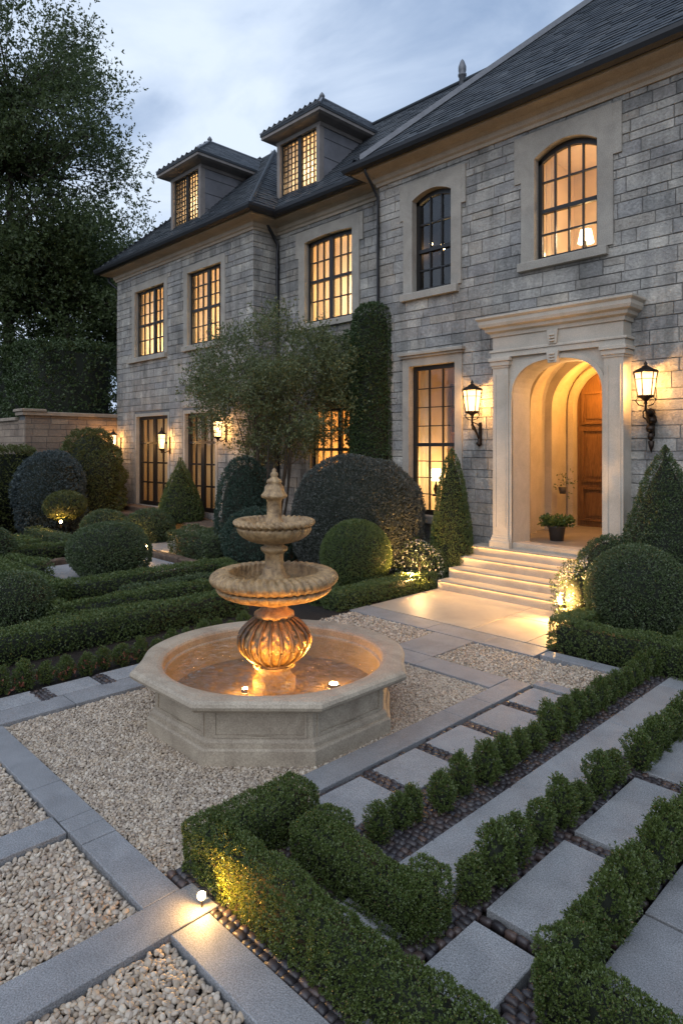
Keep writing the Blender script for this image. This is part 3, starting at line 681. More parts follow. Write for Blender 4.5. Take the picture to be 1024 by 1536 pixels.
def sideface(x,ya,yb,sg,dpt,seed,zb=ZE,ti=None):
    """face looking +x (sg=1) or -x (sg=-1), eave from ya..yb; near end hipped"""
    ti=dpt if ti is None else ti
    S=(-sg*cs,0,SL*cs); poly=[(0,0),(yb-ya,0),(yb-ya,dpt*hyp),(ti,dpt*hyp)]
    slates(rf,(x,ya,zb),(0,1,0),S,poly,seed=seed)
    under.add([(x,ya,zb),(x,yb,zb),(x-sg*dpt,yb,zb+dpt*SL),(x-sg*dpt,ya+ti,zb+dpt*SL)],[(0,1,2,3)])
xl,xr,yl=XL0-.5,XL1+.5,YL-.5
hipface(xl,xr,yl,4.0,4.0,4.0,1); sideface(xl,yl,18,-1,4.0,2); sideface(xr,yl,18,1,4.0,3)
hipface(xl+4.0,XR+3,YM-.5,3.45,0,0,4)
xr0,yr0=XR-.5,YR-.5
hipface(xr0,3.5,yr0,6.5,6.5,0,5); sideface(xr0,yr0,20,-1,6.5,6)
# back slopes so that the roofs are closed from behind
yb=YM-.5+3.45; zb=ZE+3.45*SL
under.add([(xl+4,yb,zb),(XR+3,yb,zb),(XR+3,yb+6,zb-6*SL),(xl+4,yb+6,zb-6*SL)],[(0,1,2,3)])
yb=yr0+6.5; zb=ZE+6.5*SL
under.add([(xr0+6.5,yb,zb),(3.5,yb,zb),(3.5,yb+6,zb-6*SL),(xr0+6.5,yb+6,zb-6*SL)],[(0,1,2,3)])
roof=rf.build('roof','slate',house)
for i in range(len(under.v)): under.v[i]=(under.v[i][0],under.v[i][1],under.v[i][2]-.012)
under.build('roof_underlay','gutter',roof)
h=MB()
def cap(a,b,w=.11): 
    a=np.array(a,float); b=np.array(b,float); h.tube([a,b],w*.5,8)
cap((xl,yl,ZE+.03),(xl+4,yl+4,ZE+4*SL+.03),.10); cap((xr,yl,ZE+.03),(xr-4,yl+4,ZE+4*SL+.03),.08)
cap((xl+4,YM-.5+3.45,ZE+3.45*SL+.03),(XR+2,YM-.5+3.45,ZE+3.45*SL+.03),.12)
h.build('ridge_cap','slate',roof)
h=MB(); a=np.array((xr0,yr0,ZE)); d=np.array((1,1,SL))
w0=.15
p0=a+d*.25; p1=a+d*6.5
h.add([p0+np.array((0.03,-w0,.05-.02)),p0+np.array((0,0,.10)),p1+np.array((0,0,.10)),p1+np.array((0.03,-w0,.05-.02)),p0+np.array((-w0,0.03,.03)),p1+np.array((-w0,.03,.03)),p0+np.array((.03,-w0,-.1)),p1+np.array((.03,-w0,-.1))],[(0,1,2,3),(1,4,5,2),(0,3,7,6)])
h.build('hip_flashing','lead',roof)
def finial(x,y,z,s,parent): 
    MB().lathe((x,y,z),[(.10*s,-.6*s),(.10*s,.25*s),(.13*s,.27*s),(.13*s,.33*s),(.09*s,.36*s),(.12*s,.42*s),(.12*s,.55*s),(.06*s,.72*s),(.001,.80*s)],14).build('finial','lead',parent)
finial(-9.85,14.05,11.85,.85,roof)
finial(-4.9,14.3,12.95,.9,roof)

def dormer(x0,x1,yf,z0,z1,seed,over=.34,rise=.72,pw=42,cols=(3,3)):
    d=MB(); yb=yf+2.6; t=.10
    d.box(x1-.002,x1+t,yf,yb,z0-.5,z1+.2); d.box(x0-t,x0+.002,yf,yb,z0-.5,z1+.2); d.box(x0-.002,x1+.002,yf,yf+.3,z0-.6,z0)
    o=d.build('dormer','zinc',house)
    s=MB()
    for k in range(1,4): zz=z0-.1+(z1-z0)*k/3.4; s.box(x1+t,x1+t+.006,yf+.02,yb,zz,zz+.012)
    s.build('cladding_joints','frame',o)
    tr=MB(); tr.box(x1-.01,x1+t+.015,yf-.04,yf+.12,z0-.3,z1+.05); tr.box(x0-t-.015,x0+.01,yf-.04,yf+.12,z0-.3,z1+.05)
    cor=[(0,z1-.02),(.03,z1-.02),(.06,z1+.06),(over*.8,z1+.12),(over,z1+.16),(over,z1+.30)]
    xa,xb=x0-t,x1+t
    prof_run(tr,cor,[(xa,yb),(xa,yf),(xb,yf),(xb,yb)]); tr.box(x0-.01,x1+.01,yf-.02,yf+.14,z1-.02,z1+.1)
    tr.build('trim','dtrim',o)
    f=MB(); ya,y2=yf+.05,yf+.11; fr=.06; f.box(x0,x0+fr,ya,y2,z0,z1); f.box(x1-fr,x1,ya,y2,z0,z1); f.box(x0,x1,ya+.002,y2-.002,z0,z0+fr); f.box(x0,x1,ya+.002,y2-.002,z1-fr,z1)
    xm=(x0+x1)/2; f.box(xm-.07,xm+.07,ya-.02,y2,z0,z1)
    for a,b in ((x0+fr,xm-.07),(xm+.07,x1-fr)):
        for k in range(1,4): u=a+(b-a)*k/4; f.box(u-.009,u+.009,ya+.01,y2-.01,z0,z1)
        for k in range(1,11): zz=z0+(z1-z0)*k/11; f.box(a,b,ya+.013,y2-.013,zz-.008,zz+.008)
    f.build('window_frame','frame',o)
    MB().add([(x0,yf+.09,z0),(x1,yf+.09,z0),(x1,yf+.09,z1),(x0,yf+.09,z1)],[(0,1,2,3)]).build('pane','glass',o)
    V=[(x0,yf+.2,z0-.1),(x1,yf+.2,z0-.1),(x1,yf+.95,z0-.1),(x0,yf+.95,z0-.1),(x0,yf+.2,z1+.1),(x1,yf+.2,z1+.1),(x1,yf+.95,z1+.1),(x0,yf+.95,z1+.1)]
    MB().add(V,[(0,1,2,3),(4,7,6,5),(1,5,6,2),(2,6,7,3),(3,7,4,0)]).build('room_interior','room',o)
    curtain(x0+.02,x1-.02,z0,z1,yf+.30,o,5,.03)
    lamp((xm,yf+.72,(z0+z1)/2),pw,(1,.70,.40),.1,pale=True)
    # hipped slate cap
    r=MB(); X0,X1,Y0,Z=xa-over-.02,xb+over+.02,yf-over-.02,z1+.30; w=(X1-X0)/2; hy=math.hypot(w,rise); cR=w/hy; sR=rise/hy
    ub=MB(); ub.add([(X0,Y0,Z),(X1,Y0,Z),(X1,yb+1.2,Z),(X0,yb+1.2,Z),(X0+w,Y0+w,Z+rise),(X0+w,yb+1.2,Z+rise),(X0,Y0,Z-.06),(X1,Y0,Z-.06),(X1,yb+1.2,Z-.06),(X0,yb+1.2,Z-.06)],[(0,1,4),(1,2,5,4),(0,4,5,3),(0,6,7,1),(1,7,8,2),(0,3,9,6),(6,9,8,7)])
    ro=ub.build('dormer_roof','slate',o)
    slates(r,(X0,Y0,Z),(1,0,0),(0,cR,sR),[(0,0),(2*w,0),(w+.01,hy),(w-.01,hy)],.13,seed,.2)
    slates(r,(X1,Y0,Z),(0,1,0),(-cR,0,sR),[(0,0),(yb+1.2-Y0,0),(yb+1.2-Y0,hy),(w,hy)],.13,seed+1,.2)
    slates(r,(X0,Y0,Z),(0,1,0),(cR,0,sR),[(0,0),(yb+1.2-Y0,0),(yb+1.2-Y0,hy),(w,hy)],.13,seed+2,.2)
    r.build('roof_slates','slate',o)
    k=MB(); k.lathe((X0+w,Y0+w,Z+rise),[(.06,-.05),(.05,.03),(.08,.06),(.05,.12),(.001,.18)],10); k.tube([(X0+w,Y0+w,Z+rise),(X0+w,yb+1.2,Z+rise)],.04,6); k.tube([(X0,Y0,Z+.01),(X0+w,Y0+w,Z+rise+.01)],.035,6); k.tube([(X1,Y0,Z+.01),(X0+w,Y0+w,Z+rise+.01)],.035,6)
    k.build('dormer_finial','lead',o)
    return o
dormer(-18.18,-16.72,10.55,9.2,10.76,51,rise=.98)
dormer(-13.98,-12.48,11.40,9.12,10.80,61,rise=1.02)

# ------------------------------------------------------------------ doorway
px0,px1=DO[0],DO[1]; yF=10.28
def arcprof(x0,x1,zb,zs,zt,n=22,p=2.5):
    c=(x0+x1)/2; h=(x1-x0)/2; pts=[(x0,zb)]
    for i in range(n+1):
        q=math.pi*(1-i/n); X=math.copysign(abs(math.cos(q))**(2/p),math.cos(q)); Z=abs(math.sin(q))**(2/p); pts.append((c+h*X,zs+(zt-zs)*Z))
    pts.append((x1,zb)); return pts
port=MB()
inn=arcprof(px0,px1,.66,3.32,4.0); outp=[]
for x,z in inn:
    outp.append((x,z))
outp=[(px0-.27,.66)]+[(px0-.27 if x<(px0+px1)/2-.3 and z<3.9 else (px1+.30 if x>(px0+px1)/2+.3 and z<3.9 else x),4.16 if z>3.0 else z) for x,z in inn[1:-1]]+[(px1+.30,.66)]
port.extr(inn,outp,yF+.06,YR+.35)
portico=port.build('portico','portico',house)
rim_=MB(); a=arcprof(px0,px1,.66,3.32,4.0); b_=arcprof(px0-.07,px1+.07,.66,3.32,4.07); rim_.extr(a,b_,yF+.03,yF+.08); rim_.build('archivolt','portico',portico)
for xa,xb in ((-6.54,-6.23),(-4.50,-4.19)):
    p=MB(); p.box(xa,xb,yF,YR+.02,.90,3.92,.0); w=.045
    p.box(xa-w,xb+w,yF-w,YR+.02,.68,.80,.01); p.box(xa-w*.6,xb+w*.6,yF-w*.6,YR+.02,.80,.86,.01); p.box(xa-.01,xb+.01,yF-.01,YR+.02,.86,.90,.005)
    p.box(xa-.015,xb+.015,yF-.015,YR+.02,3.92,3.96,.005); p.box(xa-.035,xb+.035,yF-.035,YR+.02,3.96,4.04,.01); p.box(xa-.06,xb+.06,yF-.06,YR+.02,4.04,4.10,.01)
    # sunk panel strips on the shaft
    p.box(xa+.04,xa+.07,yF-.012,yF+.01,1.05,3.8); p.box(xb-.07,xb-.04,yF-.012,yF+.01,1.05,3.8)
    p.build('pilaster','portico',portico)
e=MB(); e.box(-6.57,-4.16,yF-.01,YR+.03,4.105,4.20,.005); e.box(-6.60,-4.13,yF-.03,YR+.03,4.20,4.24,.01); e.box(-6.54,-4.19,yF,YR+.03,4.24,4.50); e.build('entablature','portico',portico)
k=MB(); 
for zz0,zz1,wb,wt,pr in ((3.92,4.12,.075,.11,.05),(4.24,4.48,.07,.10,.05)):
    xc=(px0+px1)/2; k.add([(xc-wb,yF-pr,zz0),(xc+wb,yF-pr,zz0),(xc+wt,yF-pr,zz1),(xc-wt,yF-pr,zz1),(xc-wb,yF+.06,zz0),(xc+wb,yF+.06,zz0),(xc+wt,yF+.06,zz1),(xc-wt,yF+.06,zz1)],[(0,1,2,3),(1,5,6,2),(0,3,7,4),(3,2,6,7),(0,4,5,1)])
    for q in range(3): k.tube([(xc-wb*.6,yF-pr-.01,zz0+.05+q*.05),(xc,yF-pr-.035,zz0+.04+q*.05),(xc+wb*.6,yF-pr-.01,zz0+.05+q*.05)],.014,6)
k.build('keystone','portico',portico)
co=MB(); prof_run(co,[(0,4.48),(.03,4.48),(.04,4.54),(.10,4.57),(.11,4.62),(.17,4.65),(.19,4.70),(.19,4.76),(.23,4.80),(.23,4.83),(-.3,4.90)],[(-6.54,YR+.02),(-6.54,yF),(-4.19,yF),(-4.19,YR+.02)]); co.build('cornice','portico',portico)
# vestibule
vx0,vx1,vy0,vy1=-6.98,-3.95,YR+.36,14.0
v=MB()
ap=arcprof(vx0,vx1,.70,3.3,4.55,26,2.2)
n=len(ap); v.add([(x,vy0,z) for x,z in ap]+[(x,vy1,z) for x,z in ap],[(i,i+1,n+i+1,n+i) for i in range(n-1)])
front_in=arcprof(px0,px1,.70,3.32,4.0,26); v.add([(x,vy0-.01,z) for x,z in front_in]+[(x,vy0,z) for x,z in ap],[(i,i+1,n+i+1,n+i) for i in range(n-1)])
dx0,dx1=-6.80,-5.20; dp=arcprof(dx0,dx1,.70,3.4,4.2,26,2.0)
v.add([(x,vy1,z) for x,z in ap]+[(x,vy1,z) for x,z in dp],[(i,i+1,n+i+1,n+i) for i in range(n-1)])
v.add([(x,vy1,z) for x,z in dp]+[(x,vy1+.28,z) for x,z in dp],[(i,i+1,n+i+1,n+i) for i in range(n-1)])
ves=v.build('vestibule','portico',house)
for y in (11.25,12.1,13.0):
    r_=MB(); i_=arcprof(vx0+.16,vx1-.16,.70,3.25,4.36,26,2.2); o_=arcprof(vx0-.02,vx1+.02,.70,3.3,4.57,26,2.2); r_.extr(i_,o_,y,y+.26); r_.build('rib','portico',ves)
r_=MB(); r_.extr(dp,arcprof(dx0-.12,dx1+.12,.70,3.4,4.32,26,2.0),vy1-.06,vy1+.001); r_.build('door_architrave','portico',ves)
fl=MB(); fl.box(vx0,vx1,YR+.0,vy1+.3,.60,.72); fl.build('vestibule_floor','floorstone',ves)
# stone facing on the vestibule's side wall
vs=ashlar(vx0+.004,YR+.4,12.1,[],axis='x',sgn=1,z0=.75,z1=3.3,seed=33,lens=(.25,.5)); vs.build('side_wall_facing','portico',ves)
dr=MB(); yD=vy1+.14
top=[(x,z) for x,z in arcprof(dx0+.01,dx1-.01,.72,3.4,4.19,26,2.0)]
nn=len(top); xc=(dx0+dx1)/2
dr.add([(x,yD,z) for x,z in top]+[(x,yD,.72) for x,z in top],[(i,i+1,nn+i+1,nn+i) for i in range(nn-1)])
door=dr.build('front_door','wood',house)
pn=MB()
for xa in (dx0+.12,xc+.06):
    for za,zb_ in ((.85,1.6),(1.72,2.9),(3.0,3.72)):
        xb=xa+.60; pn.box(xa,xb,yD-.05,yD,za,za+.05); pn.box(xa,xb,yD-.05,yD,zb_-.05,zb_); pn.box(xa,xa+.05,yD-.048,yD,za+.05,zb_-.05); pn.box(xb-.05,xb,yD-.048,yD,za+.05,zb_-.05); pn.box(xa+.12,xb-.12,yD-.03,yD,za+.12,zb_-.12)
pn.box(xc-.02,xc+.02,yD-.06,yD,.72,4.15); pn.build('door_panels','wood',door)
hd=MB(); hd.tube([(xc+.08,yD-.02,1.70),(xc+.08,yD-.09,1.72),(xc+.08,yD-.09,1.95),(xc+.08,yD-.02,1.97)],.012,8); hd.build('handle','iron',door)
lamp((-5.0,12.75,3.9),85,(1,.58,.22),.10); lamp((-6.1,13.55,3.7),45,(1,.46,.08),.06); lamp((-5.2,11.25,3.7),20,(1,.64,.32),.08)
# steps
st=[]
for i,(y,z) in enumerate(((9.22,.17),(9.55,.34),(9.88,.51),(10.20,.68))):
    s=MB(); x0,x1=-6.98,-4.72+.0
    s.box(x0,x1,y,YR-.001 if i==3 else y+.40,z-.17 if i else -.03,z,.010)
    stp=s.build('step','steps',house)
    if i: 
        pass
    MB().box(x0+.04,x1-.04,y-.012,y-.001,z-.022,z-.014).build('light_channel','cap',stp)
    a_=lamp(((x0+x1)/2,y-.008,z-.024),3.4,(1,.60,.24),.02,'AREA',(R(-30),0,0)); a_.data.shape='RECTANGLE'; a_.data.size=x1-x0-.1; a_.data.size_y=.010
s=MB(); s.box(px0+.0,px1,yF+.07,YR+.05,.68,.79,.01); s.build('threshold','steps',house)
# terrace and steps at the far door
s=MB(); s.box(-21.2,-14.2,9.35,YL,-.02,.45,.02); s.box(-20.4,-17.8,9.85,YL-.001,.45,.60,.02); s.build('terrace','brickkerb',kind='structure')
s=MB(); s.box(-17.2,-15.6,9.05,9.34,-.02,.22,.02); s.box(-17.2,-15.6,9.06,9.345,.22,.225); s.build('terrace_step','landing',kind='structure')

# ------------------------------------------------------------------ lanterns
def lantern(x,yw,z,h,w,label,heavy=False,power=30,simple_=False):
    yc=yw-.30; t=empty('wall_lantern',(x,yw,z)); tag(t,label,'lantern','warm lit lanterns fixed to the house wall')
    n=4 if simple_ else 6
    def hexr(r,zz,rot=math.pi/6): return [(x+r*math.cos(rot+2*math.pi*k/n),yc+r*math.sin(rot+2*math.pi*k/n),zz) for k in range(n)]
    b0,b1=w*.34,w*.5
    lo=hexr(b0,z-h/2); hi=hexr(b1,z+h/2); f=MB()
    for k in range(n):
        f.tube([lo[k],hi[k]],.009,5); f.tube([lo[k],lo[(k+1)%n]],.010,5); f.tube([hi[k],hi[(k+1)%n]],.011,5)
        m1=(np.array(lo[k])*.3+np.array(hi[k])*.7); m2=(np.array(lo[(k+1)%n])*.3+np.array(hi[(k+1)%n])*.7); f.tube([m1,m2],.005,4)
    f.build('cage','iron',t)
    g=MB(); lo2=hexr(b0*.90,z-h/2+.01); hi2=hexr(b1*.90,z+h/2-.01); g.add(lo2+hi2,[(k,(k+1)%n,n+(k+1)%n,n+k) for k in range(n)]); g.build('lantern_glass',LG,t)
    c=MB(); c.lathe((x,yc,z+h/2),[(b1*1.08,0),(b1*1.05,.02),(b1*.55,h*.16),(b1*.25,h*.26),(.02,h*.30),(.028,h*.36),(.015,h*.42),(.001,h*.5)],12); c.build('cap','iron',t)
    MB().lathe((x,yc,z-.05),[(.001,-.05),(.022,-.02),(.024,.02),(.012,.07),(.001,.1)],10).build('bulb','bulb',t)
    br=MB(); zb=z-h/2; br.lathe((x,yc,zb),[(b0*1.05,.0),(b0*1.1,-.02),(b0*.5,-.05),(.02,-.09),(.03,-.12),(.001,-.14)],12)
    if not simple_:
        br.tube([(x,yc,zb-.10),(x,yc,zb-.2),(x,yc+.06,zb-.30),(x,yw-.14,zb-.42),(x,yw-.05,zb-.55)],[.018,.02,.024,.02,.02],8)
        for s_ in (-1,1):
            br.tube([(x+s_*b0*.9,yc,zb-.01),(x+s_*b0*1.3,yc,zb-.07),(x+s_*b0*.9,yc,zb-.14),(x+s_*.03,yc,zb-.16)],.010,6)
            br.tube([(x,yc+.02,zb-.2),(x+s_*.07,yc+.08,zb-.24),(x+s_*.09,yc+.14,zb-.32),(x+s_*.03,yc+.2,zb-.38)],.011,6)
        br.tube([(x,yw-.02,zb-.62),(x,yw-.02,zb-.2)],.035,8)
        if heavy:
            for zz,rr in ((-.25,.075),(-.37,.085),(-.50,.07),(-.62,.05)): br.lathe((x+RND.uniform(-.02,.02),yw-.10,zb+zz),[(.001,-.07),(rr*.8,-.045),(rr,0),(rr*.8,.045),(.001,.07)],10)
            br.lathe((x,yw-.08,zb-.72),[(.001,-.16),(.03,-.08),(.05,.02),(.001,.05)],10)
        else:
            br.lathe((x,yw-.07,zb-.58),[(.001,-.08),(.045,-.05),(.06,-.02),(.03,.02),(.04,.06),(.001,.09)],10)
    else: br.tube([(x,yc,zb-.06),(x,yc+.1,zb-.12),(x,yw,zb-.05)],.015,6); br.box(x-.05,x+.05,yw-.03,yw,zb-.15,zb+h*.8)
    br.build('bracket','iron',t)
    lamp((x,yc,z+.0),power,(1,.54,.18),.05)
m,nt,_,L=newmat('lit_seeded_glass'); e=nt.nodes.new('ShaderNodeEmission'); e.inputs[0].default_value=(1,.60,.24,1); e.inputs[1].default_value=3.6
tt=nt.nodes.new('ShaderNodeBsdfTransparent'); x=nt.nodes.new('ShaderNodeMixShader'); x.inputs[0].default_value=.5; L.new(tt.outputs[0],x.inputs[1]); L.new(e.outputs[0],x.inputs[2]); out(nt,x.outputs[0]); LG=m
lantern(-7.0,YR,3.36,.40,.36,'lantern left of the arched doorway on a slim scrolled bracket',power=120)
lantern(-3.86,YR,3.46,.36,.34,'lantern right of the arched doorway on a thick twisted bracket',True,power=120)
lantern(-21.2,YL,2.68,.44,.26,'lantern at the far left corner of the house above the olive bush',power=85,simple_=True)
lantern(-17.95,YL,2.66,.44,.26,'lantern on the wall just right of the far glazed door',power=85,simple_=True)
lantern(-14.95,YL,2.98,.42,.30,'lantern half hidden behind the multi stemmed tree',power=110,simple_=True)

# ------------------------------------------------------------------ fountain
fx,fy=FC; ft=empty('fountain',(fx,fy,0)); tag(ft,'three tiered stone fountain with carved urn in a low octagonal pool','fountain')
viewang=math.atan2(.7009*-1,.7133)   # direction from the fountain back to the viewer
def octr(R,q):
    a=(q+math.pi/8)%(math.pi/4)-math.pi/8; return R*math.cos(math.pi/8)/math.cos(a)
def shape(R,q,mixback=1.0):
    # octagon towards the court, round towards the parterre
    dq=abs((q-viewang+math.pi)%(2*math.pi)-math.pi); t=min(1,max(0,(dq-1.35)/.5)); t=t*t*(3-2*t)*mixback
    return octr(R,q)*(1-t)+R*.965*t
def octlathe(mb,prof,mixb=1.0,rnd=None,n=160):
    V=[];F=[]
    for (r,z,cir) in prof:
        for k in range(n):
            q=2*math.pi*k/n; rr=shape(r,q,mixb)*(1-cir)+r*cir; V.append((fx+rr*math.cos(q),fy+rr*math.sin(q),z))
    for i in range(len(prof)-1):
        for k in range(n): l=(k+1)%n; F.append((i*n+k,i*n+l,(i+1)*n+l,(i+1)*n+k))
    return mb.add(V,F)
b=MB(); octlathe(b,[(1.165,-.06,0),(1.165,.10,0),(1.15,.115,0),(1.13,.12,0),(1.13,.15,0),(1.112,.17,0),(1.095,.18,0),(1.095,.40,0),(1.11,.41,0),(1.12,.425,0),(1.15,.435,0)])
ob=b.build('pool_wall','fountain',ft)
# raised panel mouldings on the front faces
pm=MB()
for k in range(8):
    q=k*math.pi/4; n_=np.array([math.cos(q),math.sin(q)]); tdir=np.array([-n_[1],n_[0]]); ap_=1.095*math.cos(math.pi/8); hw=1.095*math.sin(math.pi/8)-.045
    dq=abs((q-viewang+math.pi)%(2*math.pi)-math.pi)
    if dq>1.3: continue
    def bar(ta,tb,za,zb_):
        V=[]
        for d in (ap_-.002,ap_+.010):
            for tt_,zz in ((ta,za),(tb,za),(tb,zb_),(ta,zb_)): p=n_*d+tdir*tt_; V.append((fx+p[0],fy+p[1],zz))
        pm.add(V,[(4,5,6,7),(0,1,5,4),(1,2,6,5),(2,3,7,6),(3,0,4,7)])
    bar(-hw,hw,.18,.205); bar(-hw,hw,.385,.40); bar(-hw,-hw+.02,.205,.385); bar(hw-.02,hw,.205,.385)
pm.build('panel_moulding','fountain',ob)
b=MB(); octlathe(b,[(1.14,.425,0),(1.20,.43,0),(1.27,.445,0),(1.305,.47,0),(1.315,.495,0),(1.305,.52,0),(1.275,.535,0),(1.20,.54,.0),(1.08,.535,.85),(1.035,.52,.95),(1.02,.50,1),(1.02,.44,1),(1.0,.43,1),(.99,.30,1),(.985,.16,1)])
b.build('pool_rim','fountain',ft)
b=MB(); b.lathe((fx,fy,0),[(.001,.20),(.5,.20),(1.03,.20)],48,smooth=False); b.build('pool_floor','poolfloor',ft)
b=MB(); b.lathe((fx,fy,0),[(.001,.415),(.3,.415),(.6,.415),(1.03,.415)],64); b.build('water','water',ft)
# urn
def ribs(nr,amp):
    def f(i,r,z,q): return r*(1+amp*(abs(math.cos(nr*q/2))**.5-.6)),z
    return f
b=MB(); b.lathe((fx,fy,0),[(.20,.18),(.20,.30),(.17,.33),(.15,.36),(.15,.40),(.19,.42),(.19,.44)],32,ribs(14,.06)); b.build('foot','carved',ft)
pr=[]; rib=MB()
for i in range(31):
    t=i/30; a=math.pi*(t); pr.append((.11+.225*math.sin(a)**.70,.44+.46*t))
b=MB(); b.lathe((fx,fy,0),[(a-.022,z) for a,z in pr],200,lambda i,r,z,q:(r*(1+.045*math.sin(math.pi*i/30)*math.sin(q*20)*math.sin(i*1.25)+.02*math.sin(q*40+i*.8)),z)); urn=b.build('urn','carved',ft)
for k in range(20):
    q=2*math.pi*(k+.5)/20; rib.tube([(fx+(a+.003)*math.cos(q),fy+(a+.003)*math.sin(q),z) for a,z in pr],[.010+.008*math.sin(math.pi*j/30) for j in range(31)],8)
rib.lathe((fx,fy,0),[(.14,.885),(.175,.90),(.18,.915),(.14,.925)],40); rib.lathe((fx,fy,0),[(.15,.43),(.185,.44),(.18,.46),(.14,.47)],40)
rib.build('ribs','ribstone',urn)
b=MB(); b.lathe((fx,fy,0),[(.16,.88),(.19,.90),(.185,.93),(.13,.96),(.12,1.0),(.14,1.03),(.20,1.06),(.23,1.075)],40,ribs(16,.05)); b.build('neck','carved',ft)
def basin(rz,z0,R,th,depth,nm,nrib,rope):
    pr=[(rz,z0)]
    for i in range(1,11):
        t=i/10; pr.append((rz+(R*.93-rz)*math.sin(t*math.pi/2)**1.1,z0+depth*(1-math.cos(t*math.pi/2))))
    k0=len(pr); zc=z0+depth+th*.45
    for i in range(0,15):
        a=-math.pi/2+i*math.pi*1.15/14; pr.append((R-th*.75+th*.85*math.cos(a)+.0,zc+th*.5*math.sin(a)))
    k1=len(pr); pr+=[(R*.72,zc-.01),(R*.62,zc-.04),(R*.3,zc-.055),(.05,zc-.06)]
    def mod(i,r,z,q):
        if i<k0: return r*(1+.035*(abs(math.cos(nrib*q/2))**.6-.5)*min(1,i/3)),z
        if i<k1: s=.10*abs(math.sin(rope*q/2+(i-k0)*.25)); return r*(1+s*.5-.025)+0,z+s*.22
        return r,z+.004*math.sin(q*11+i*2)
    b=MB(); b.lathe((fx,fy,0),pr,288,mod); return b.build(nm,'carved',ft)
basin(.20,1.05,.580,.15,.12,'lower_basin',36,48)
b=MB(); b.lathe((fx,fy,0),[(.15,1.22),(.15,1.26),(.12,1.28),(.105,1.31),(.10,1.34),(.085,1.37),(.085,1.48),(.105,1.50),(.125,1.52),(.125,1.545),(.09,1.56),(.09,1.60)],40,ribs(12,.07)); b.build('stem','carved',ft)
basin(.10,1.585,.375,.065,.15,'upper_basin',24,36)
b=MB(); b.lathe((fx,fy,0),[(.10,1.76),(.085,1.80),(.07,1.83),(.068,1.98),(.075,2.00),(.115,2.02),(.118,2.04),(.105,2.06),(.09,2.08),(.085,2.12),(.06,2.15),(.072,2.165),(.068,2.185),(.045,2.20),(.03,2.215),(.04,2.235),(.03,2.255),(.018,2.262),(.022,2.28),(.001,2.30)],40,lambda i,r,z,q:(r*(1+(.07*abs(math.cos(6*q)) if 4<i<12 else 0)),z)); b.build('finial','carved',ft)
for nm,(lx,ly),pw,s in (('near',(-4.50,4.32),60,1.0),('side',(-4.99,3.64),40,.6),('front',(-4.24,3.39),15,.9)):  # the front one is an added, unseen lamp that gilds the urn's face
    t=empty('pool_light',(lx,ly,.205)); tag(t,{'near':'bright underwater spotlight on the right side of the pool','side':'small underwater light left of the urn foot','front':'added unseen underwater light behind the front pool rim, brightening the urn'}[nm],'light')
    MB().lathe((lx,ly,.375),[(.06*s,-.17),(.06*s,-.145),(.045*s,-.138)],14).build('housing','iron',t)
    MB().lathe((lx,ly,.375),[(.044*s,-.140),(.036*s,-.132),(.001,-.128)],14).build('lens','poolspot',t)
    lamp((lx,ly,.29),pw*.16,(1,.62,.22),.03); aim((lx,ly,.28),(fx+(lx-fx)*.15,fy+(ly-fy)*.15,.78),pw*7,64,(1,.56,.15)); aim((lx,ly,.28),(fx,fy,1.6),pw*7,56,(1,.56,.15))

# ------------------------------------------------------------------ small garden lights
def garden_light(x,y,z,label,power,s=1.0,tilt=None,col=(1,.60,.22)):
    t=empty('garden_spotlight',(x,y,z)); tag(t,label,'light','small warm spotlights among the planting')
    MB().tube([(x,y,z-.05),(x,y,z+.045*s)],.006*s,6).build('stake','iron',t)
    d=np.array(tilt or (.713,-.60,.35)); d=d/np.linalg.norm(d); c=np.array((x,y,z+.065*s))
    MB().tube([c-d*.035*s,c+d*.016*s],[.018*s,.024*s],12,caps=False).build('housing','iron',t)
    V=MB(); V.tube([c+d*.002*s,c+d*.010*s],[.020*s,.016*s],12); V.build('lens','spot',t)
    lamp(tuple(c+d*.045*s),power,col,.012*s)
garden_light(-3.06,1.945,.0,'spotlight at the corner of the front hedge shining on the path',5.5,1.0)
aim((-3.02,1.90,.07),(-2.93,2.06,.17),34,125,(1,.50,.09))
garden_light(-7.28,8.86,.16,'spotlight among white flowers left of the entrance steps',110,1.5)
garden_light(-4.50,8.80,.20,'spotlight among white flowers right of the entrance steps',110,1.5)
garden_light(-17.6,6.85,.40,'spotlight under the small round clipped bush on the far left',20,1.6)
garden_light(-15.45,7.75,.15,'spotlight between the twin clipped domes',18,1.6)
garden_light(-14.2,7.52,.05,'spotlight by the brown kerb of the left court',24,1.5)
garden_light(-16.9,9.02,.23,'spotlight on the terrace step by the house',26,1.5)
# step washers throwing pools of light on the landing
aim((-7.14,8.92,.50),(-6.55,8.50,0),62,75); aim((-4.32,8.95,.55),(-4.95,8.60,0),62,75)
for gx,gy,gz_ in ((-7.14,8.92,.50),(-4.32,8.95,.55)):
    t=empty('path_light',(gx,gy,0)); tag(t,'slim path light beside the flowers '+('left' if gx<-6 else 'right')+' of the lowest step','light')
    MB().tube([(gx,gy,-.05),(gx,gy,gz_+.02)],.008,6).build('stake','iron',t); MB().lathe((gx,gy,gz_+.01),[(.035,0),(.03,.02),(.001,.035)],12).build('cap','iron',t)

